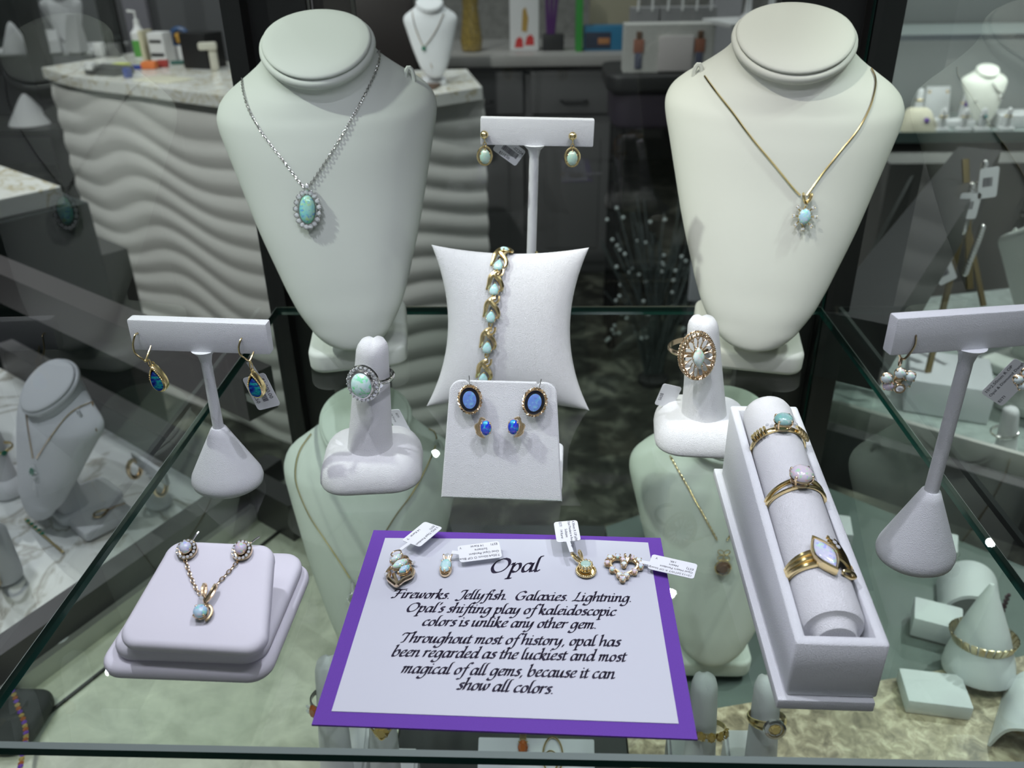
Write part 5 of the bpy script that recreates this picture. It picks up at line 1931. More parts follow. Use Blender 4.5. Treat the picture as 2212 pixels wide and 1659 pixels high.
bR2, _b = bust('necklace_bust', 'low white bust whose cap shows above the T-bar at the edge of the photo', T(.545, .825, LZ) @ RZ(radians(40)), VELVET2, .85, .80)
ring_stand('ring_stand', 'white ring finger with a silver band in the neighbouring case near the T-bar post', T(.452, .718, LZ) @ RZ(radians(20)), (-.010, .0), (.05, .045, .016))
e = thing('ring', 'plain silver band on the ring finger in the neighbouring case', 'ring', frame((.4470, .715, LZ + .040), (1, 0, .2), (-.2, 0, 1)))
b = B(); band(b, .0112, .0030, .0012); obj('band', b, SILVER, e)
bR3, bv3 = bust('necklace_bust', 'small pale bust wearing a dark bead strand at the edge of the photo', T(.530, .708, LZ) @ RZ(radians(50)), VELVET2, .75, .62)
e = thing('necklace', 'strand of dark beads ending in a drop on the small pale bust', 'necklace', T(*on(bv3, 2190, 900)[0]))
iv = e.matrix_world.inverted()
b = B()
for x, y in cat([(2168, 870), (2195, 880), (2202, 900), (2195, 920), (2184, 940), (2180, 962)], 4):
    b.ball(iv @ on(bv3, x, y, .002)[0], .0020, n=6)
obj('beads', b, plain('dark_beads', (.05, .07, .08), .25), e)

# folded cards, half-roll and cone on the lower deck at the right
for x, y, w, d, h, a, lab in ((.250, .600, .036, .028, .020, -12, 'white folded card on the lower deck just beyond the ring box'),
                              (.238, .520, .032, .034, .018, 4, 'white block on the lower deck under the T-bar foot'),
                              (.332, .580, .036, .026, .020, -24, 'white block behind the half round bracelet roll'),
                              (.300, .492, .034, .026, .018, -22, 'white block behind the pointed white cone'),
                              (.272, .425, .042, .030, .012, -8, 'flat white block on the mottled brown deck nearest the shelf front'),
                              (.238, .345, .040, .030, .010, -10, 'lilac white flat block at the bottom edge of the photo')):
    e = thing('display_block', lab, 'display block', T(x, y, LZT) @ RZ(radians(a)))
    b = B(); b.box((0, 0, h / 2), (w, d, h), .0015, Matrix.Rotation(radians(0), 3, 'X')); obj('block', b, LEATHER2, e)
e = thing('bracelet_roll', 'white half round bracelet roll on the lower deck at the right', 'display roll', T(.338, .520, LZT) @ RZ(radians(-20)))
b = B()
arc = lambda r_: [(cos(pi * i / 20) * r_, sin(pi * i / 20) * r_ * 1.25) for i in range(21)]
for r0, r1 in ((.020, .0225),):
    A_, B_ = arc(r1), arc(r0)[::-1]
    sec = A_ + B_
    b.loft([[(x, y_, z) for x, z in sec] for y_ in (-.022, .022)])
obj('shell', b, LEATHER2, e, edge_angle=50)
e = thing('bracelet', 'dark stone bracelet hanging over the side of the half round roll', 'bracelet', e.matrix_world @ T(.0215, 0, .012))
b = B()
for i in range(10):
    b.ball((.001 + .001 * (i % 2), -.004, -.008 + i * .002), .0016, n=5)
obj('beads', b, plain('garnet_beads', (.07, .04, .05), .2), e)
e = thing('bracelet_cone', 'pointed white display cone carrying the pale gold bracelet', 'display cone', T(.312, .447, LZT + .0052))
Mcone = Matrix.Rotation(radians(-12), 4, 'X')
b = B(); b.lathe([(.0235, 0), (.0240, .003), (.0225, .012), (.016, .034), (.007, .058), (.0015, .070)], 32); obj('cone', b, LEATHER2, e, Mcone, edge_angle=60)
e = thing('bracelet', 'pale gold slatted bracelet looped round the pointed white cone', 'bracelet', T(.312, .447, LZT + .0052) @ Mcone @ T(0, 0, .027))
PG = plain('pale_gold', (.62, .52, .34), .28, 1.0)
for i in range(26):
    a = 2 * pi * i / 26
    b = B(); b.box((0, 0, 0), (.0042, .0012, .0082), .0004); obj('slat', b, PG, e, RZ(a) @ T(0, -.0205, 0) @ Matrix.Rotation(radians(22), 4, 'X'))
e = thing('draped_sheet', 'white curved display sheet at the right edge under the shelf', 'display board', T(.335, .395, LZT) @ RZ(radians(-35)))
b = B(); pf = cat([(-.03, 0), (-.022, .022), (0, .030), (.022, .022), (.032, .0)], 6)
sec = pf + [(x * .94, z * .93) for x, z in pf[::-1]]
b.loft([[(x, y_, z) for x, z in sec] for y_ in (-.03, .03)]); obj('sheet', b, LEATHER2, e, edge_angle=50)

# ================================================================== THE STORE BEHIND
# ---- reception counter with wave panel
plan = cat([(-1.50, 2.62), (-1.30, 2.42), (-1.05, 2.26), (-.75, 2.07), (-.50, 1.96), (-.32, 2.02), (-.155, 2.16)], 10)
ctr = thing('reception_counter', 'white wave fronted reception counter with marble top', 'counter', T(0, 0, FLOOR_Z))
CT = -.10 - FLOOR_Z
L_ = [0]
for a, c in zip(plan, plan[1:]):
    L_.append(L_[-1] + sqrt((c[0] - a[0]) ** 2 + (c[1] - a[1]) ** 2))
nu, nv = 150, 170
b = B()
rows = []
for j in range(nv + 1):
    z = (CT - .03) * j / nv
    row = []
    for i in range(nu + 1):
        s = L_[-1] * i / nu
        k = min(len(L_) - 2, max(m for m in range(len(L_)) if L_[m] <= s))
        t = (s - L_[k]) / (L_[k + 1] - L_[k])
        x, y = plan[k][0] + (plan[k + 1][0] - plan[k][0]) * t, plan[k][1] + (plan[k + 1][1] - plan[k][1]) * t
        dx, dy = plan[k + 1][0] - plan[k][0], plan[k + 1][1] - plan[k][1]
        l = sqrt(dx * dx + dy * dy)
        nx, ny = dy / l, -dx / l
        ph = z / .068 + .50 * sin(s * 7.4 + 1.2 + .5 * sin(z * 9)) + .14 * sin(s * 15 + z * 5)
        fr_ = ph % 1
        hgt = .0065 * (1 - abs(2 * fr_ - 1) ** 1.6) if True else 0
        row.append(b.v((x + nx * hgt, y + ny * hgt, z)))
    rows.append(row)
for j in range(nv):
    for i in range(nu):
        b.f((rows[j][i], rows[j][i + 1], rows[j + 1][i + 1], rows[j + 1][i]))
obj('wave_panel', b, WAVEM, ctr, edge_angle=80)
b = B()
over = [(x + .0, y - .03) for x, y in plan]
back = [(-.22, 2.45), (-.55, 2.42), (-.90, 2.62), (-1.20, 2.86), (-1.36, 3.0)]
b.prism(over + back, CT - .028, CT)
obj('countertop', b, MARBLE, ctr, smooth=False)
b = B(); b.prism([(x, y + .03) for x, y in plan] + [(x, y) for x, y in back], 0, CT - .03); obj('carcass', b, CABM, ctr, smooth=False)

cz = -.10


def small(name, label, cat__, px, py, m, size, rz=0, bev=.004, part='body', z=cz):
    p = pz(px, py, z)
    e_ = thing(name, label, cat__, T(p.x, p.y, z) @ RZ(radians(rz)))
    t = B(); t.box((0, 0, size[2] / 2), size, bev)
    obj(part, t, m, e_)
    return e_


e = small('desk_tray', 'long black tray of tools on the marble counter', 'tray', 238, 160, plain('charcoal_plastic', (.05, .05, .052), .5), (.12, .07, .022), -25)
b = B(); b.box((-.035, -.03, .024), (.03, .02, .02), .003); obj('white_block', b, WHT, e)
small('binder_clip', 'blue clip hanging at the front of the black tray', 'clip', 278, 168, plain('blue_plastic', (.03, .06, .32), .4), (.016, .02, .026), -25)
small('marker_box', 'blue marker lying on the counter behind the tray', 'marker', 296, 150, MATS['blue_plastic'], (.03, .015, .012), 10)
e = small('orange_dish', 'bright orange lump on the counter between blue and red', 'eraser', 325, 149, plain('orange_plastic', (.80, .22, .06), .5), (.045, .03, .022), 0, .008)
small('red_box', 'small red box beside the orange lump on the counter', 'box', 353, 145, plain('red_plastic', (.40, .05, .04), .5), (.032, .022, .020), 12)
small('green_pen', 'dark green pen lying on the counter beside the red box', 'pen', 384, 139, plain('teal_plastic', (.02, .12, .10), .5), (.040, .010, .010), 14)
small('neon_pad', 'yellow green sticky pad behind the black tray', 'note pad', 262, 141, plain('neon_paper', (.55, .62, .10), .6), (.045, .03, .006), -20, .001)
small('paper_sheet', 'cream paper lying on the marble counter near the front edge', 'paper', 355, 172, plain('cream_paper', (.62, .60, .48), .7), (.14, .09, .002), -28, .0004)
e = small('card_holder', 'white card holder at the back edge of the counter', 'card holder', 218, 122, WHT, (.034, .02, .042), -20)
e = small('pen_cup', 'grey pen cup beside the white card holder', 'cup', 250, 122, CABM, (.035, .035, .040), 10)
for i in range(4):
    b = B(); b.tube([(-.008 + .006 * i, 0, .03), (-.012 + .008 * i, .002, .075 + .006 * (i % 2))], .0025, 5); obj('pen', b, BLK, e)
p = pz(296, 130, cz)
e = thing('pump_bottle', 'clear pump bottle with a green label on the counter', 'bottle', T(p.x, p.y + .05, cz))
b = B(); b.lathe([(.022, 0), (.024, .004), (.024, .075), (.012, .088), (.009, .10), (.009, .112), (.003, .114)], 20); obj('bottle', b, WHT, e)
b = B(); b.lathe([(.0245, .006), (.0250, .008), (.0250, .052), (.0245, .054)], 20); obj('green_label', b, plain('green_label', (.10, .34, .07), .5), e)
b = B(); b.tube([(0, 0, .112), (0, 0, .135), (-.022, 0, .137)], .004, 6); obj('pump', b, WHT, e)
e = small('receipt_printer', 'white receipt machine with black slots on the counter', 'printer', 355, 133, WHT, (.055, .05, .085), -12, .006)
b = B(); b.box((.0, -.0255, .060), (.040, .004, .008), .001); obj('slot', b, BLK, e)
b = B(); b.box((.0, -.0255, .022), (.044, .004, .009), .001); obj('slot', b, BLK, e)
e = small('folder', 'cream folder standing beside the white receipt machine', 'folder', 326, 133, plain('cream_card', (.62, .58, .42), .6), (.012, .06, .09), -10, .001)
p = pz(398, 128, cz)
e = thing('tape_dispenser', 'dispenser holding a blue tape roll with yellow core', 'tape dispenser', T(p.x, p.y, cz))
b = B(); b.box((0, 0, .02), (.07, .03, .04), .006); obj('stand', b, WHT, e)
b = B(); b.tube([(cos(a) * .026, 0, .062 + sin(a) * .026) for a in [2 * pi * i / 24 for i in range(24)]], .008, 8, True); obj('blue_roll', b, plain('navy_tape', (.03, .08, .20), .4), e)
b = B(); b.box((0, 0, .062), (.03, .016, .030), .006); obj('yellow_core', b, plain('amber_core', (.55, .30, .05), .5), e)
e = small('speaker_box', 'matt black box standing on the counter by the corner post', 'box', 445, 145, BLK, (.09, .08, .095), -20)
e = small('tape_gun', 'cream scanner leaning in front of the black box', 'scanner', 466, 152, plain('cream_plastic', (.62, .60, .52), .5), (.022, .03, .07), 15, .008)
b = B(); b.box((-.010, -.01, .066), (.05, .026, .02), .006); obj('head', b, MATS['cream_plastic'], e)
b = B(); b.prism([(-.35, 2.10), (-.27, 2.10), (-.25, 2.22), (-.33, 2.24)], cz, cz + .006)
e = tag(obj('brown_mat', b, plain('brown_mat', (.10, .06, .04), .6), smooth=False), 'dark brown mat on the end of the wave counter', 'mat')
bC, bvC = bust('necklace_bust', 'white bust on the end of the wave counter wearing a green pendant', T(-.280, 2.20, cz) @ RZ(radians(10)), LEATHER2, 1.08, 1.08)
M0 = pendant_frame(bvC, 916, 105, .003)
nk = thing('necklace', 'thin chain with tiny green stone on the counter bust', 'necklace', M0)
iv = M0.inverted()
for pix in ([(890, 20), (895, 50), (905, 80), (914, 100)], [(958, 30), (945, 60), (930, 85), (918, 100)]):
    q = B(); q.tube([iv @ p for p in chain_on(bvC, pix, .002)], .0010, 4); obj('chain', q, GOLD2, nk)
q = B(); add_gem(q, (0, 0, .001), .0055); obj('green_stone', q, EMER, nk, smooth=False)

# ---- display shelves against the far left
sx0 = py_(-40, 112, 3.1)
sh1 = thing('wall_shelf', 'bright glass shelf of white displays at the far upper left', 'shelf', T(sx0.x, 3.1, sx0.z))
w_ = py_(208, 118, 3.1).x - sx0.x
b = B(); b.box((w_ / 2, .12, -.006), (w_, .30, .012), .001); obj('shelf_board', b, WHT, sh1)
zs = sx0.z
for x in (70, 240):
    p = py_(x, 60, 3.02)
    b = B(); b.box((p.x, 3.02, .35), (.055 if x < 100 else .045, .05, 2.9)); struct('trim_%d' % (1 if x < 100 else 2), b, plain('grey_upright_%d' % x, (.035, .034, .034), .45, .3))
bust('necklace_bust', 'white bust on the far upper left glass shelf', T(py_(145, 60, 3.2).x, 3.2, zs) @ RZ(radians(35)), LEATHER, 1.15, 1.05)
for x, h, a, lab in ((80, .10, 0, 'white earring stand on the far left shelf nearest the grey upright'), (115, .07, 10, 'small white stand in the middle of the far left shelf'), (165, .12, -12, 'tall white sloped ramp on the far left shelf')):
    p = py_(x, 110, 3.06)
    e = thing('display_ramp', lab, 'display stand', T(p.x, 3.06, zs) @ RZ(radians(a)))
    b = B(); b.loft([[(-.03, -.02, 0), (.03, -.02, 0), (.03, .03, 0), (-.03, .03, 0)], [(-.022, .015, h), (.022, .015, h), (.022, .028, h), (-.022, .028, h)]]); obj('ramp', b, LEATHER, e, smooth=False)
p = py_(20, 112, 3.0)
e = thing('display_ramp', 'white fan shaped stand at the left edge of the far shelf', 'display stand', T(p.x, 3.05, zs))
b = B(); b.lathe([(.05, 0), (.05, .004), (.012, .09), (.004, .10)], 20); obj('fan', b, LEATHER, e)
p0 = py_(215, 60, 3.9)
b = B(); b.box((p0.x + .35, 3.95, .1), (1.3, .04, 1.6)); tag(obj('wall_panel', b, plain('mid_grey_panel', (.24, .24, .25), .5), smooth=False), 'grey glazed panel behind the counter items', 'panel')
b = B(); b.box((p0.x + .18, 3.90, .1), (.10, .03, 1.6)); tag(obj('wall_strip', b, plain('lilac_grey_strip', (.42, .40, .45), .5), smooth=False), 'pale lilac upright strip behind the pump bottle', 'panel')
p = py_(60, 235, 3.0)
e = thing('display_fan', 'white draped fan on the low shelf at the far left', 'display stand', T(p.x, 3.0, p.z - .05))
b = B(); b.lathe([(.075, 0), (.07, .01), (.02, .085), (.006, .10)], 20); obj('fan', b, LEATHER, e)
b = B(); b.box((p.x - .15, 3.05, p.z - .065), (.6, .3, .025)); tag(obj('low_shelf', b, METAL_D, smooth=False), 'dark low shelf carrying the white fan at the far left', 'shelf')

# ---- marble topped plinth at the left edge
p = py_(132, 402, 1.25)
e = thing('plinth', 'dark plinth with thick white marble top at the left edge', 'plinth', T(p.x, p.y, FLOOR_Z) @ RZ(radians(52)))
hz = p.z - FLOOR_Z
b = B(); b.box((-.25, .25, hz - .014), (.50, .50, .028), .002); obj('marble_top', b, MARBLE, e, smooth=False)
b = B(); b.box((-.22, .25, (hz - .03) / 2), (.50, .52, hz - .03), .002); obj('body', b, plain('dark_teal_plinth', (.014, .020, .020), .35), e, smooth=False)
b = B(); b.box((.055, .10, (hz - .12) / 2), (.045, .20, hz - .12), .002); obj('side_post', b, plain('grey_brown_post', (.06, .057, .054), .5), e, smooth=False)

# ---- grey cabinet
CY = 3.45
c0, c1 = py_(930, 100, CY), py_(1345, 116, CY)
ct = c1.z
cb = thing('cabinet', 'grey drawer cabinet with pale countertop behind the busts', 'cabinet', T((c0.x + c1.x) / 2, CY, FLOOR_Z))
cw, chh = c1.x - c0.x, ct - FLOOR_Z
b = B(); b.box((0, .28, chh / 2 - .02), (cw - .02, .52, chh - .04)); obj('body', b, CABM, cb, smooth=False)
b = B(); b.box((0, .26, chh - .018), (cw + .04, .60, .040), .004); obj('countertop', b, CABT, cb)
for i in range(2):
    x = -cw / 4 + i * cw / 2
    b = B(); b.box((x, .008, chh - .14), (cw / 2 - .03, .02, .16), .004); d = obj('drawer', b, CABM, cb)
    b = B(); b.tube([(x - .05, -.012, chh - .17), (x - .04, -.026, chh - .17), (x + .04, -.026, chh - .17), (x + .05, -.012, chh - .17)], .006, 6); obj('handle', b, METAL_D, d)
    b = B(); b.box((x, .008, (chh - .26) / 2 + .03), (cw / 2 - .03, .02, chh - .32), .004); d = obj('door', b, CABM, cb)
    b = B(); b.box((x, -.004, (chh - .26) / 2 + .03), (cw / 2 - .15, .008, chh - .44), .004); obj('raised_panel', b, CABM, d)
    b = B(); b.ball((x + (.5 - i) * .18 * 1, -.014, chh - .31), .012, n=8); obj('knob', b, METAL_D, d)


def shelf_item(name, lab, cat__, px, y=CY + .12):
    p_ = py_(px, 80, y)
    return thing(name, lab, cat__, T(p_.x, y, ct + .002))


e = shelf_item('vase', 'amber gold glass vase on the grey cabinet', 'vase', 1018)
b = B(); b.lathe([(.030, 0), (.040, .006), (.044, .04), (.036, .10), (.030, .16), (.034, .22)], 24); obj('vase_body', b, plain('amber_glass', (.28, .20, .05), .2, coat=.5, vary=(30, .5)), e)
e = shelf_item('greeting_box', 'white box printed with red and gold ornaments on the cabinet', 'box', 1133)
b = B(); b.box((0, 0, .14), (.115, .04, .28), .008); obj('box', b, WHT, e)
RED = plain('red_print', (.55, .03, .03), .5)
for x, z, w in ((-.022, .032, .034), (.020, .040, .036)):
    b = B(); b.prism([(x - w / 2, z - .018), (x + w / 2, z - .018), (x + w * .45, z + .012), (x + w * .1, z + .022), (x - w * .3, z + .012)], 0, .001); obj('red_ornament', b, RED, e, T(0, -.0205, 0) @ Matrix.Rotation(pi / 2, 4, 'X'))
b = B(); b.prism([(-.010, .075), (.010, .070), (.016, .12), (.006, .16), (-.006, .15)], 0, .001); obj('gold_ornament', b, plain('gold_print', (.45, .28, .06), .5), e, T(0, -.0205, 0) @ Matrix.Rotation(pi / 2, 4, 'X'))
e = shelf_item('pen_holder', 'black square holder with purple ribbons on the cabinet', 'holder', 1195)
b = B(); b.box((0, 0, .03), (.085, .06, .06), .006); obj('holder', b, BLK, e)
for i in range(3):
    b = B(); b.tube([(-.02 + .01 * i, 0, .05), (-.026 + .02 * i, .0, .20)], .007, 6); obj('ribbon', b, plain('purple_ribbon_%d' % i, (.10, .02, .16), .4), e)
e = shelf_item('green_book', 'bright green thin book standing on the cabinet', 'book', 1250)
b = B(); b.box((0, 0, .11), (.026, .12, .22), .002); obj('cover', b, plain('green_cover', (.03, .30, .04), .5), e)
e = shelf_item('blue_box', 'blue printed box lying on the cabinet beside the green book', 'box', 1303)
b = B(); b.box((0, 0, .045), (.155, .08, .090), .004); obj('box', b, plain('blue_box_card', (.02, .18, .34), .4), e)
b = B(); b.box((-.022, -.0405, .038), (.10, .002, .060), .0005); obj('dark_print', b, plain('dark_blue_print', (.02, .03, .06), .5), e)
b = B(); b.box((.0, -.0418, .036), (.045, .001, .022), .0003); obj('orange_print', b, plain('orange_print', (.40, .17, .06), .5), e)
e = shelf_item('beige_box', 'beige box standing behind the blue box', 'box', 1325, CY + .30)
b = B(); b.box((0, 0, .12), (.20, .10, .24), .004); obj('box', b, plain('beige_card', (.40, .36, .26), .6), e)
b = B(); b.box((.25, 4.2, .55), (2.4, .06, 1.5)); tag(obj('splash_panel', b, plain('pale_splash', (.30, .295, .28), .5, vary=(6, .2)), smooth=False), 'pale wall panel behind the grey cabinet', 'panel')

# ---- chair back
p = py_(800, 70, 2.95)
e = thing('chair', 'dark brown chair seen behind the left bust', 'chair', T(p.x, 2.95, FLOOR_Z))
hz = p.z - FLOOR_Z
b = B(); b.box((0, 0, hz), (.30, .06, .34), .028); obj('backrest', b, plain('dark_brown_leather', (.035, .028, .028), .45), e)
b = B(); b.box((0, -.20, hz - .34), (.34, .36, .07), .03); obj('seat', b, MATS['dark_brown_leather'], e)
b = B(); b.tube([(0, .02, hz - .14), (0, -.02, hz - .34)], .025, 8); obj('back_post', b, METAL_D, e)
b = B(); b.lathe([(.03, .06), (.03, hz - .36)], 12); obj('gas_post', b, METAL_D, e)
for i in range(5):
    a = 2 * pi * i / 5
    b = B(); b.tube([(0, 0, .08), (cos(a) * .20, sin(a) * .20, .04)], .018, 6); lg = obj('leg', b, METAL_D, e)
    b = B(); b.ball((cos(a) * .20, sin(a) * .20, .025), .025, n=6); obj('caster', b, BLK, lg)

# ---- gift bags on the dark table
GY = 2.7
g0, g1 = py_(1346, 158, GY), py_(1537, 158, GY)
gz_ = g0.z
tb = thing('side_table', 'black cloth covered table under the white gift bags', 'table', T((g0.x + g1.x) / 2, GY, FLOOR_Z))
tw = g1.x - g0.x
b = B(); b.slab(tw + .10, .34, .05, .05, .01, (0, .12, gz_ - FLOOR_Z - .05)); obj('tabletop', b, BLK, tb)
b = B(); b.slab(tw + .06, .30, .12, .06, .02, (0, .12, gz_ - FLOOR_Z - .165)); obj('cloth_skirt', b, plain('dark_purple_cloth', (.022, .014, .028), .7), tb)
for sx in (-1, 1):
    for sy in (0, 1):
        b = B(); b.lathe([(.018, 0), (.018, gz_ - FLOOR_Z - .16)], 10, (sx * (tw / 2), .02 + .2 * sy, 0)); obj('leg', b, METAL_D, tb)
e = thing('gift_bag', 'white gift bag printed with two soldier figures and a pale sign', 'bag', T((g0.x + g1.x) / 2, GY, gz_))
hb = py_(1440, 52, GY).z - gz_
b = B(); b.box((0, .04, hb / 2), (tw, .08, hb), .002); obj('bag', b, plain('frosted_paper', (.52, .52, .50), .6, vary=(40, .15)), e, smooth=False)
b = B(); b.box((.02, -.004, hb * .40), (tw * .38, .008, hb * .72), .001); obj('pale_sign', b, plain('pale_pink_sign', (.62, .58, .58), .6, vary=(50, .1)), e)
for s in (-1, 1):
    x = s * tw * .34
    for nm, z, w, h, m in (('figure_legs', .26, .020, .34, plain('figure_blue_%d' % s, (.10, .11, .17), .6)), ('figure_coat', .56, .030, .28, plain('figure_red_%d' % s, (.34, .14, .09), .6)), ('figure_hat', .78, .016, .16, plain('figure_brown_%d' % s, (.14, .08, .05), .6))):
        b = B(); b.box((x, -.002, hb * z), (w, .005, hb * h), .001); obj(nm, b, m, e)
for i, px in enumerate((1392, 1456, 1517)):
    p = py_(px, 45, GY + .16)
    e = thing('gift_bag', ('plain white gift bag behind the printed one, next to the cabinet', 'plain white gift bag behind the printed one, in the middle', 'plain white gift bag behind the printed one, next to the white column')[i], 'bag', T(p.x, GY + .15, gz_))
    b = B(); b.box((0, .03, .085), (.088, .05, .17), .002); obj('bag', b, plain('grey_bag_%d' % i, (.30, .30, .31), .6), e, smooth=False)
    b = B(); b.tube([(-.022 * cos(a), .0, .16 + .075 * sin(a) ** .6) for a in [pi * k / 16 for k in range(17)]], .0035, 6); obj('handle', b, WHT, e)
p = py_(1568, 60, 3.0)
b = B(); b.box((p.x + .0, 3.05, .4), (.09, .10, 2.95)); struct('trim_3', b, plain('white_column', (.40, .39, .42), .5))
p = py_(1580, 50, 2.6)
e = thing('wall_shelf', 'small glass shelf with white items between column and right bust', 'shelf', T(p.x, 2.6, p.z) @ RZ(radians(14)))
b = B(); b.box((.14, .08, -.006), (.30, .20, .012), .001); obj('shelf_board', b, WHT, e)
for i in range(3):
    e = thing('display_ramp', ('short white stand on the small glass shelf', 'middle white stand on the small glass shelf', 'white stand on the small glass shelf by the dark stile')[i], 'display stand', T(p.x + .06 + .07 * i, 2.68 + .018 * i, p.z + .0005))
    b = B(); b.lathe([(.024, 0), (.024, .006), (.010, .02), (.008, .06), (.002, .065)], 16); obj('stand', b, LEATHER, e)
p0, p1 = py_(1498, 530, 1.9), py_(1545, 655, 1.9)
b = B(); b.box(((p0.x + p1.x) / 2 + .02, 1.92, (p0.z + p1.z) / 2), (.10, .015, p0.z - p1.z), .002)
tag(obj('leaning_board', b, plain('pale_blue_board', (.34, .36, .39), .5)), 'pale board standing on the floor between ring stand and right bust', 'board')
# dark feathery plant-like ornament below the table
e = thing('wire_bush', 'dark wire ornament with pale tips standing under the table', 'ornament', T(py_(1440, 400, 2.45).x, 2.45, FLOOR_Z))
rnd = random.Random(5)
b = B()
for i in range(70):
    a, l = rnd.uniform(-.5, .5), rnd.uniform(.3, .62)
    x0_ = rnd.uniform(-.03, .03)
    b.tube([(x0_, 0, .02), (x0_ + a * .15, rnd.uniform(-.04, .04), l * .6), (x0_ + a * .35, rnd.uniform(-.06, .06), l)], .0022, 4)
obj('wires', b, plain('dark_wire', (.06, .075, .075), .4), e)['kind'] = 'stuff'
b = B()
for i in range(60):
    b.ball((rnd.uniform(-.17, .17), rnd.uniform(-.06, .06), rnd.uniform(.15, .60)), .006, n=5)
obj('tips', b, plain('pale_tip', (.35, .40, .40), .4), e)['kind'] = 'stuff'
b = B(); b.lathe([(.05, 0), (.05, .02), (.02, .03)], 16); obj('foot', b, BLK, e)

# ---- lit wall case behind the right pane
WY = 2.6
a0, a1 = py_(1930, 282, WY), py_(2300, 318, WY)
zs = a0.z - .012
wc = thing('wall_case', 'lit glass wall case behind the right bust with two shelves', 'showcase', T(0, 0, 0))
xm, xw = (a0.x + a1.x) / 2 + .2, a1.x - a0.x + .5
b = B(); b.box((xm, WY + .17, zs - .006), (xw, .34, .010)); obj('glass_shelf', b, plain('frosted_shelf', (.40, .46, .45), .3), wc, smooth=False)
b = B(); b.box((xm, WY - .004, zs - .008), (xw, .006, .030)); obj('shelf_edge', b, plain('sea_glass_edge', (.10, .16, .15), .25), wc, smooth=False)
zu = py_(1955, 78, WY).z
b = B(); b.box((xm, WY + .17, zu - .006), (xw, .34, .012)); obj('glass_shelf', b, MATS['frosted_shelf'], wc, smooth=False)
b = B(); b.box((xm, WY - .006, zu - .004), (xw, .010, .014)); obj('bright_edge', b, plain('polished_edge', (.70, .75, .80), .15, .6), wc, smooth=False)
b = B(); b.box((xm, WY + .36, -.1), (xw, .02, 2.0)); obj('back_panel', b, WALLL, wc, smooth=False)
b = B(); b.box((xm, WY + .10, zs - .45), (xw, .5, .80)); obj('lower_cabinet', b, plain('lower_grey', (.22, .22, .21), .5), wc, smooth=False)
area('wall_case_lamp', (xm - .2, WY + .03, zu - .03), 1.0, 1.5, (.95, 1, .98), (xm - .2, WY + .16, zs), .02)
area('wall_case_lamp', (xm - .2, WY + .03, zu + .5), 1.0, 1.5, (.95, 1, .98), (xm - .2, WY + .3, zu), .02)
bW, bvW = bust('necklace_bust', 'ivory bust in the lit wall case wearing a silver swirl pendant', T(py_(2115, 265, WY + .10).x, WY + .12, zs), VELVET, 1.12, .96)
e = thing('necklace', 'silver chain with a swirl pendant on the ivory wall case bust', 'necklace', pendant_frame(bvW, 2160, 212, .003))
iv = e.matrix_world.inverted()
b = B()
for pix in ([(2142, 180), (2152, 194), (2160, 202)], [(2190, 180), (2175, 196), (2162, 202)]):
    b.tube([iv @ p for p in chain_on(bvW, pix, .003)], .0018, 5)
obj('chain', b, SILVER, e)
b = B(); b.tube([(cos(a) * .008 * (1 - a / 9), sin(a) * .011 * (1 - a / 9), .001) for a in [i * .4 for i in range(18)]], .0022, 6); obj('swirl', b, SILVER, e)
spots = [(2035, 292, 'nearest the ivory pad', GOLD), (2082, 290, 'between the ivory pad and the ivory bust', GOLD), (2122, 300, 'under the ivory bust with a turquoise stone', SILVER), (2175, 300, 'farthest along the shelf edge', GOLD)]
for x, y, lab, mt in spots:
    p = py_(x, 280, WY + .03)
    e = thing('ring_stand', 'tiny ring stand in the wall case, ' + lab, 'ring stand', T(p.x, WY + .04, zs))
    b = B(); b.slab(.046, .035, .012, .010, .004); obj('base', b, LEATHER, e)
    b = B(); b.lathe([(.012, .010), (.0095, .05), (.0085, .062), (.003, .068)], 16); obj('finger', b, LEATHER, e)
    e2 = thing('ring', 'small ring on the wall case ring stand, ' + lab, 'ring', T(p.x, WY + .04, zs + .044) @ Matrix.Rotation(pi / 2, 4, 'X'))
    b = B(); band(b, .0105, .004, .0018); obj('band', b, mt, e2)
    if 'turquoise' in lab:
        g = B(); add_gem(g, (0, 0, 0), .006); obj('turquoise', g, plain('turquoise', (.08, .35, .38), .3), e2, Matrix.Rotation(-pi / 2, 4, 'X') @ T(0, -.013, 0) @ Matrix.Rotation(pi / 2, 4, 'X'), smooth=False)
for x, lab, h in ((1985, 'taller white ring finger by the dark post', .10), (2085, 'taller white finger with amethyst ring', .085)):
    p = py_(x, 250, WY + .14)
    e = thing('ring_stand', lab + ' in the lit wall case', 'ring stand', T(p.x, WY + .16, zs))
    b = B(); b.slab(.05, .04, .014, .010, .004); obj('base', b, LEATHER, e)
    b = B(); b.lathe([(.013, .012), (.010, h * .8), (.009, h), (.003, h + .006)], 16); obj('finger', b, LEATHER, e)
    e2 = thing('ring', 'ring on the ' + lab.replace('taller white ', ''), 'ring', T(p.x, WY + .16, zs + h * .72) @ Matrix.Rotation(pi / 2, 4, 'X'))
    b = B(); band(b, .0112, .005, .002); obj('band', b, GOLD, e2)
    if 'amethyst' in lab:
        g = B(); add_gem(g, (0, 0, 0), .010); obj('amethyst', g, AMETH, e2, Matrix.Rotation(-pi / 2, 4, 'X') @ T(0, -.014, 0) @ Matrix.Rotation(pi / 2, 4, 'X'), smooth=False)
p = py_(1995, 262, WY + .03)
e = thing('necklace_pad', 'ivory curved pad with an amethyst pendant in the lit wall case', 'pad', T(p.x, WY + .06, zs))
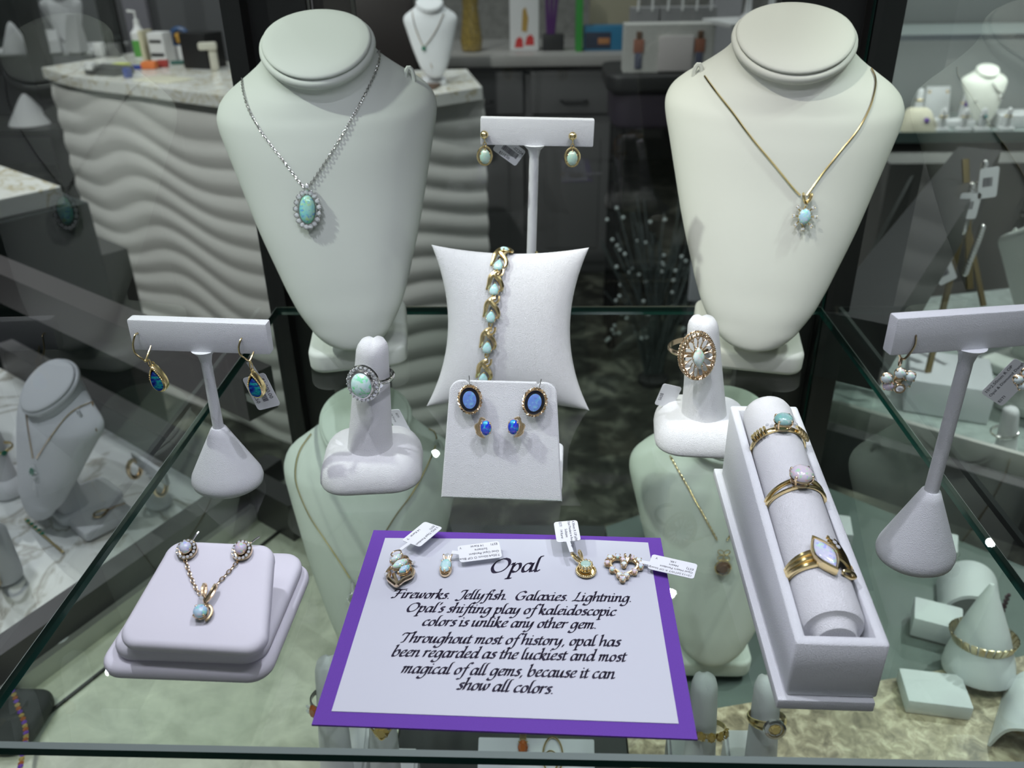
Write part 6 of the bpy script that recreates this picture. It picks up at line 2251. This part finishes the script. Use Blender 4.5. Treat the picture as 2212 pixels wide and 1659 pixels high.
b = B(); b.loft([rrect(.11, .08, .03, 0, 0), rrect(.11, .08, .03, 0, .006), rrect(.07, .05, .02, 0, .055, (0, .02, 0)), rrect(.05, .02, .008, 0, .062, (0, .022, 0))]); obj('pad', b, plain('ivory_cover', (.66, .62, .48), .6), e)
g = B(); add_gem(g, (0, 0, 0), .009); obj('amethyst', g, AMETH, e, T(.012, -.024, .034) @ Matrix.Rotation(radians(50), 4, 'X'), smooth=False)
p = py_(2025, 215, WY + .22)
e = thing('earring_ramp', 'white square earring card with small studs in the lit wall case', 'earring stand', T(p.x, WY + .22, zs))
b = B(); b.loft([[(-.04, -.02, 0), (.04, -.02, 0), (.04, .02, 0), (-.04, .02, 0)], [(-.036, .008, .10), (.036, .008, .10), (.036, .016, .10), (-.036, .016, .10)]]); obj('card', b, LEATHER, e, smooth=False)
for s in (-1, 1):
    b = B(); b.ball((s * .028, .004, .085), .006, n=6); obj('stud', b, ROSE, e)
p = py_(2200, 262, WY + .12)
e = thing('display_block', 'low white block beside the ivory bust in the lit wall case', 'display block', T(p.x, WY + .12, zs))
b = B(); b.box((0, 0, .02), (.16, .10, .04), .004); obj('block', b, LEATHER, e)
p = py_(2052, 262, WY + .12)
e = thing('display_block', 'low white block under the amethyst ring finger in the lit wall case', 'display block', T(p.x, WY + .10, zs))
b = B(); b.box((0, 0, .012), (.12, .05, .024), .004); obj('block', b, LEATHER, e)

# ================================================================== groups of repeats
GRP = {'necklace_bust': 'necklace busts', 'necklace': 'necklaces worn by the busts', 'earring_stand': 'T-bar earring stands', 'drop_earring': 'drop earrings on the T-bars',
       'stud_earring': 'stud earrings', 'pendant': 'loose pendants', 'display_block': 'white display blocks', 'display_ramp': 'white stands on the far shelves',
       'gift_bag': 'white gift bags', 'hanging_tag': 'tags on the bracelet stand', 'display_case': 'glass showcases', 'hoop_earring': 'gold hoop earrings', 'bracelet': 'bracelets'}
for o in list(COL.objects):
    if o.parent or 'category' not in o or 'group' in o:
        continue
    k = o.name.split('.')[0]
    if k in ('ring', 'ring_stand'):
        t = o.matrix_world.translation
        zone = 'in the wall case' if t.y > 2 else 'below the glass shelf' if t.z < -.1 and t.y < .5 and abs(t.x) < .2 else 'in the neighbouring cases' if t.z < -.1 else 'on the glass shelf'
        o['group'] = ('rings ' if k == 'ring' else 'ring stands ') + zone
    elif k in GRP:
        o['group'] = GRP[k]
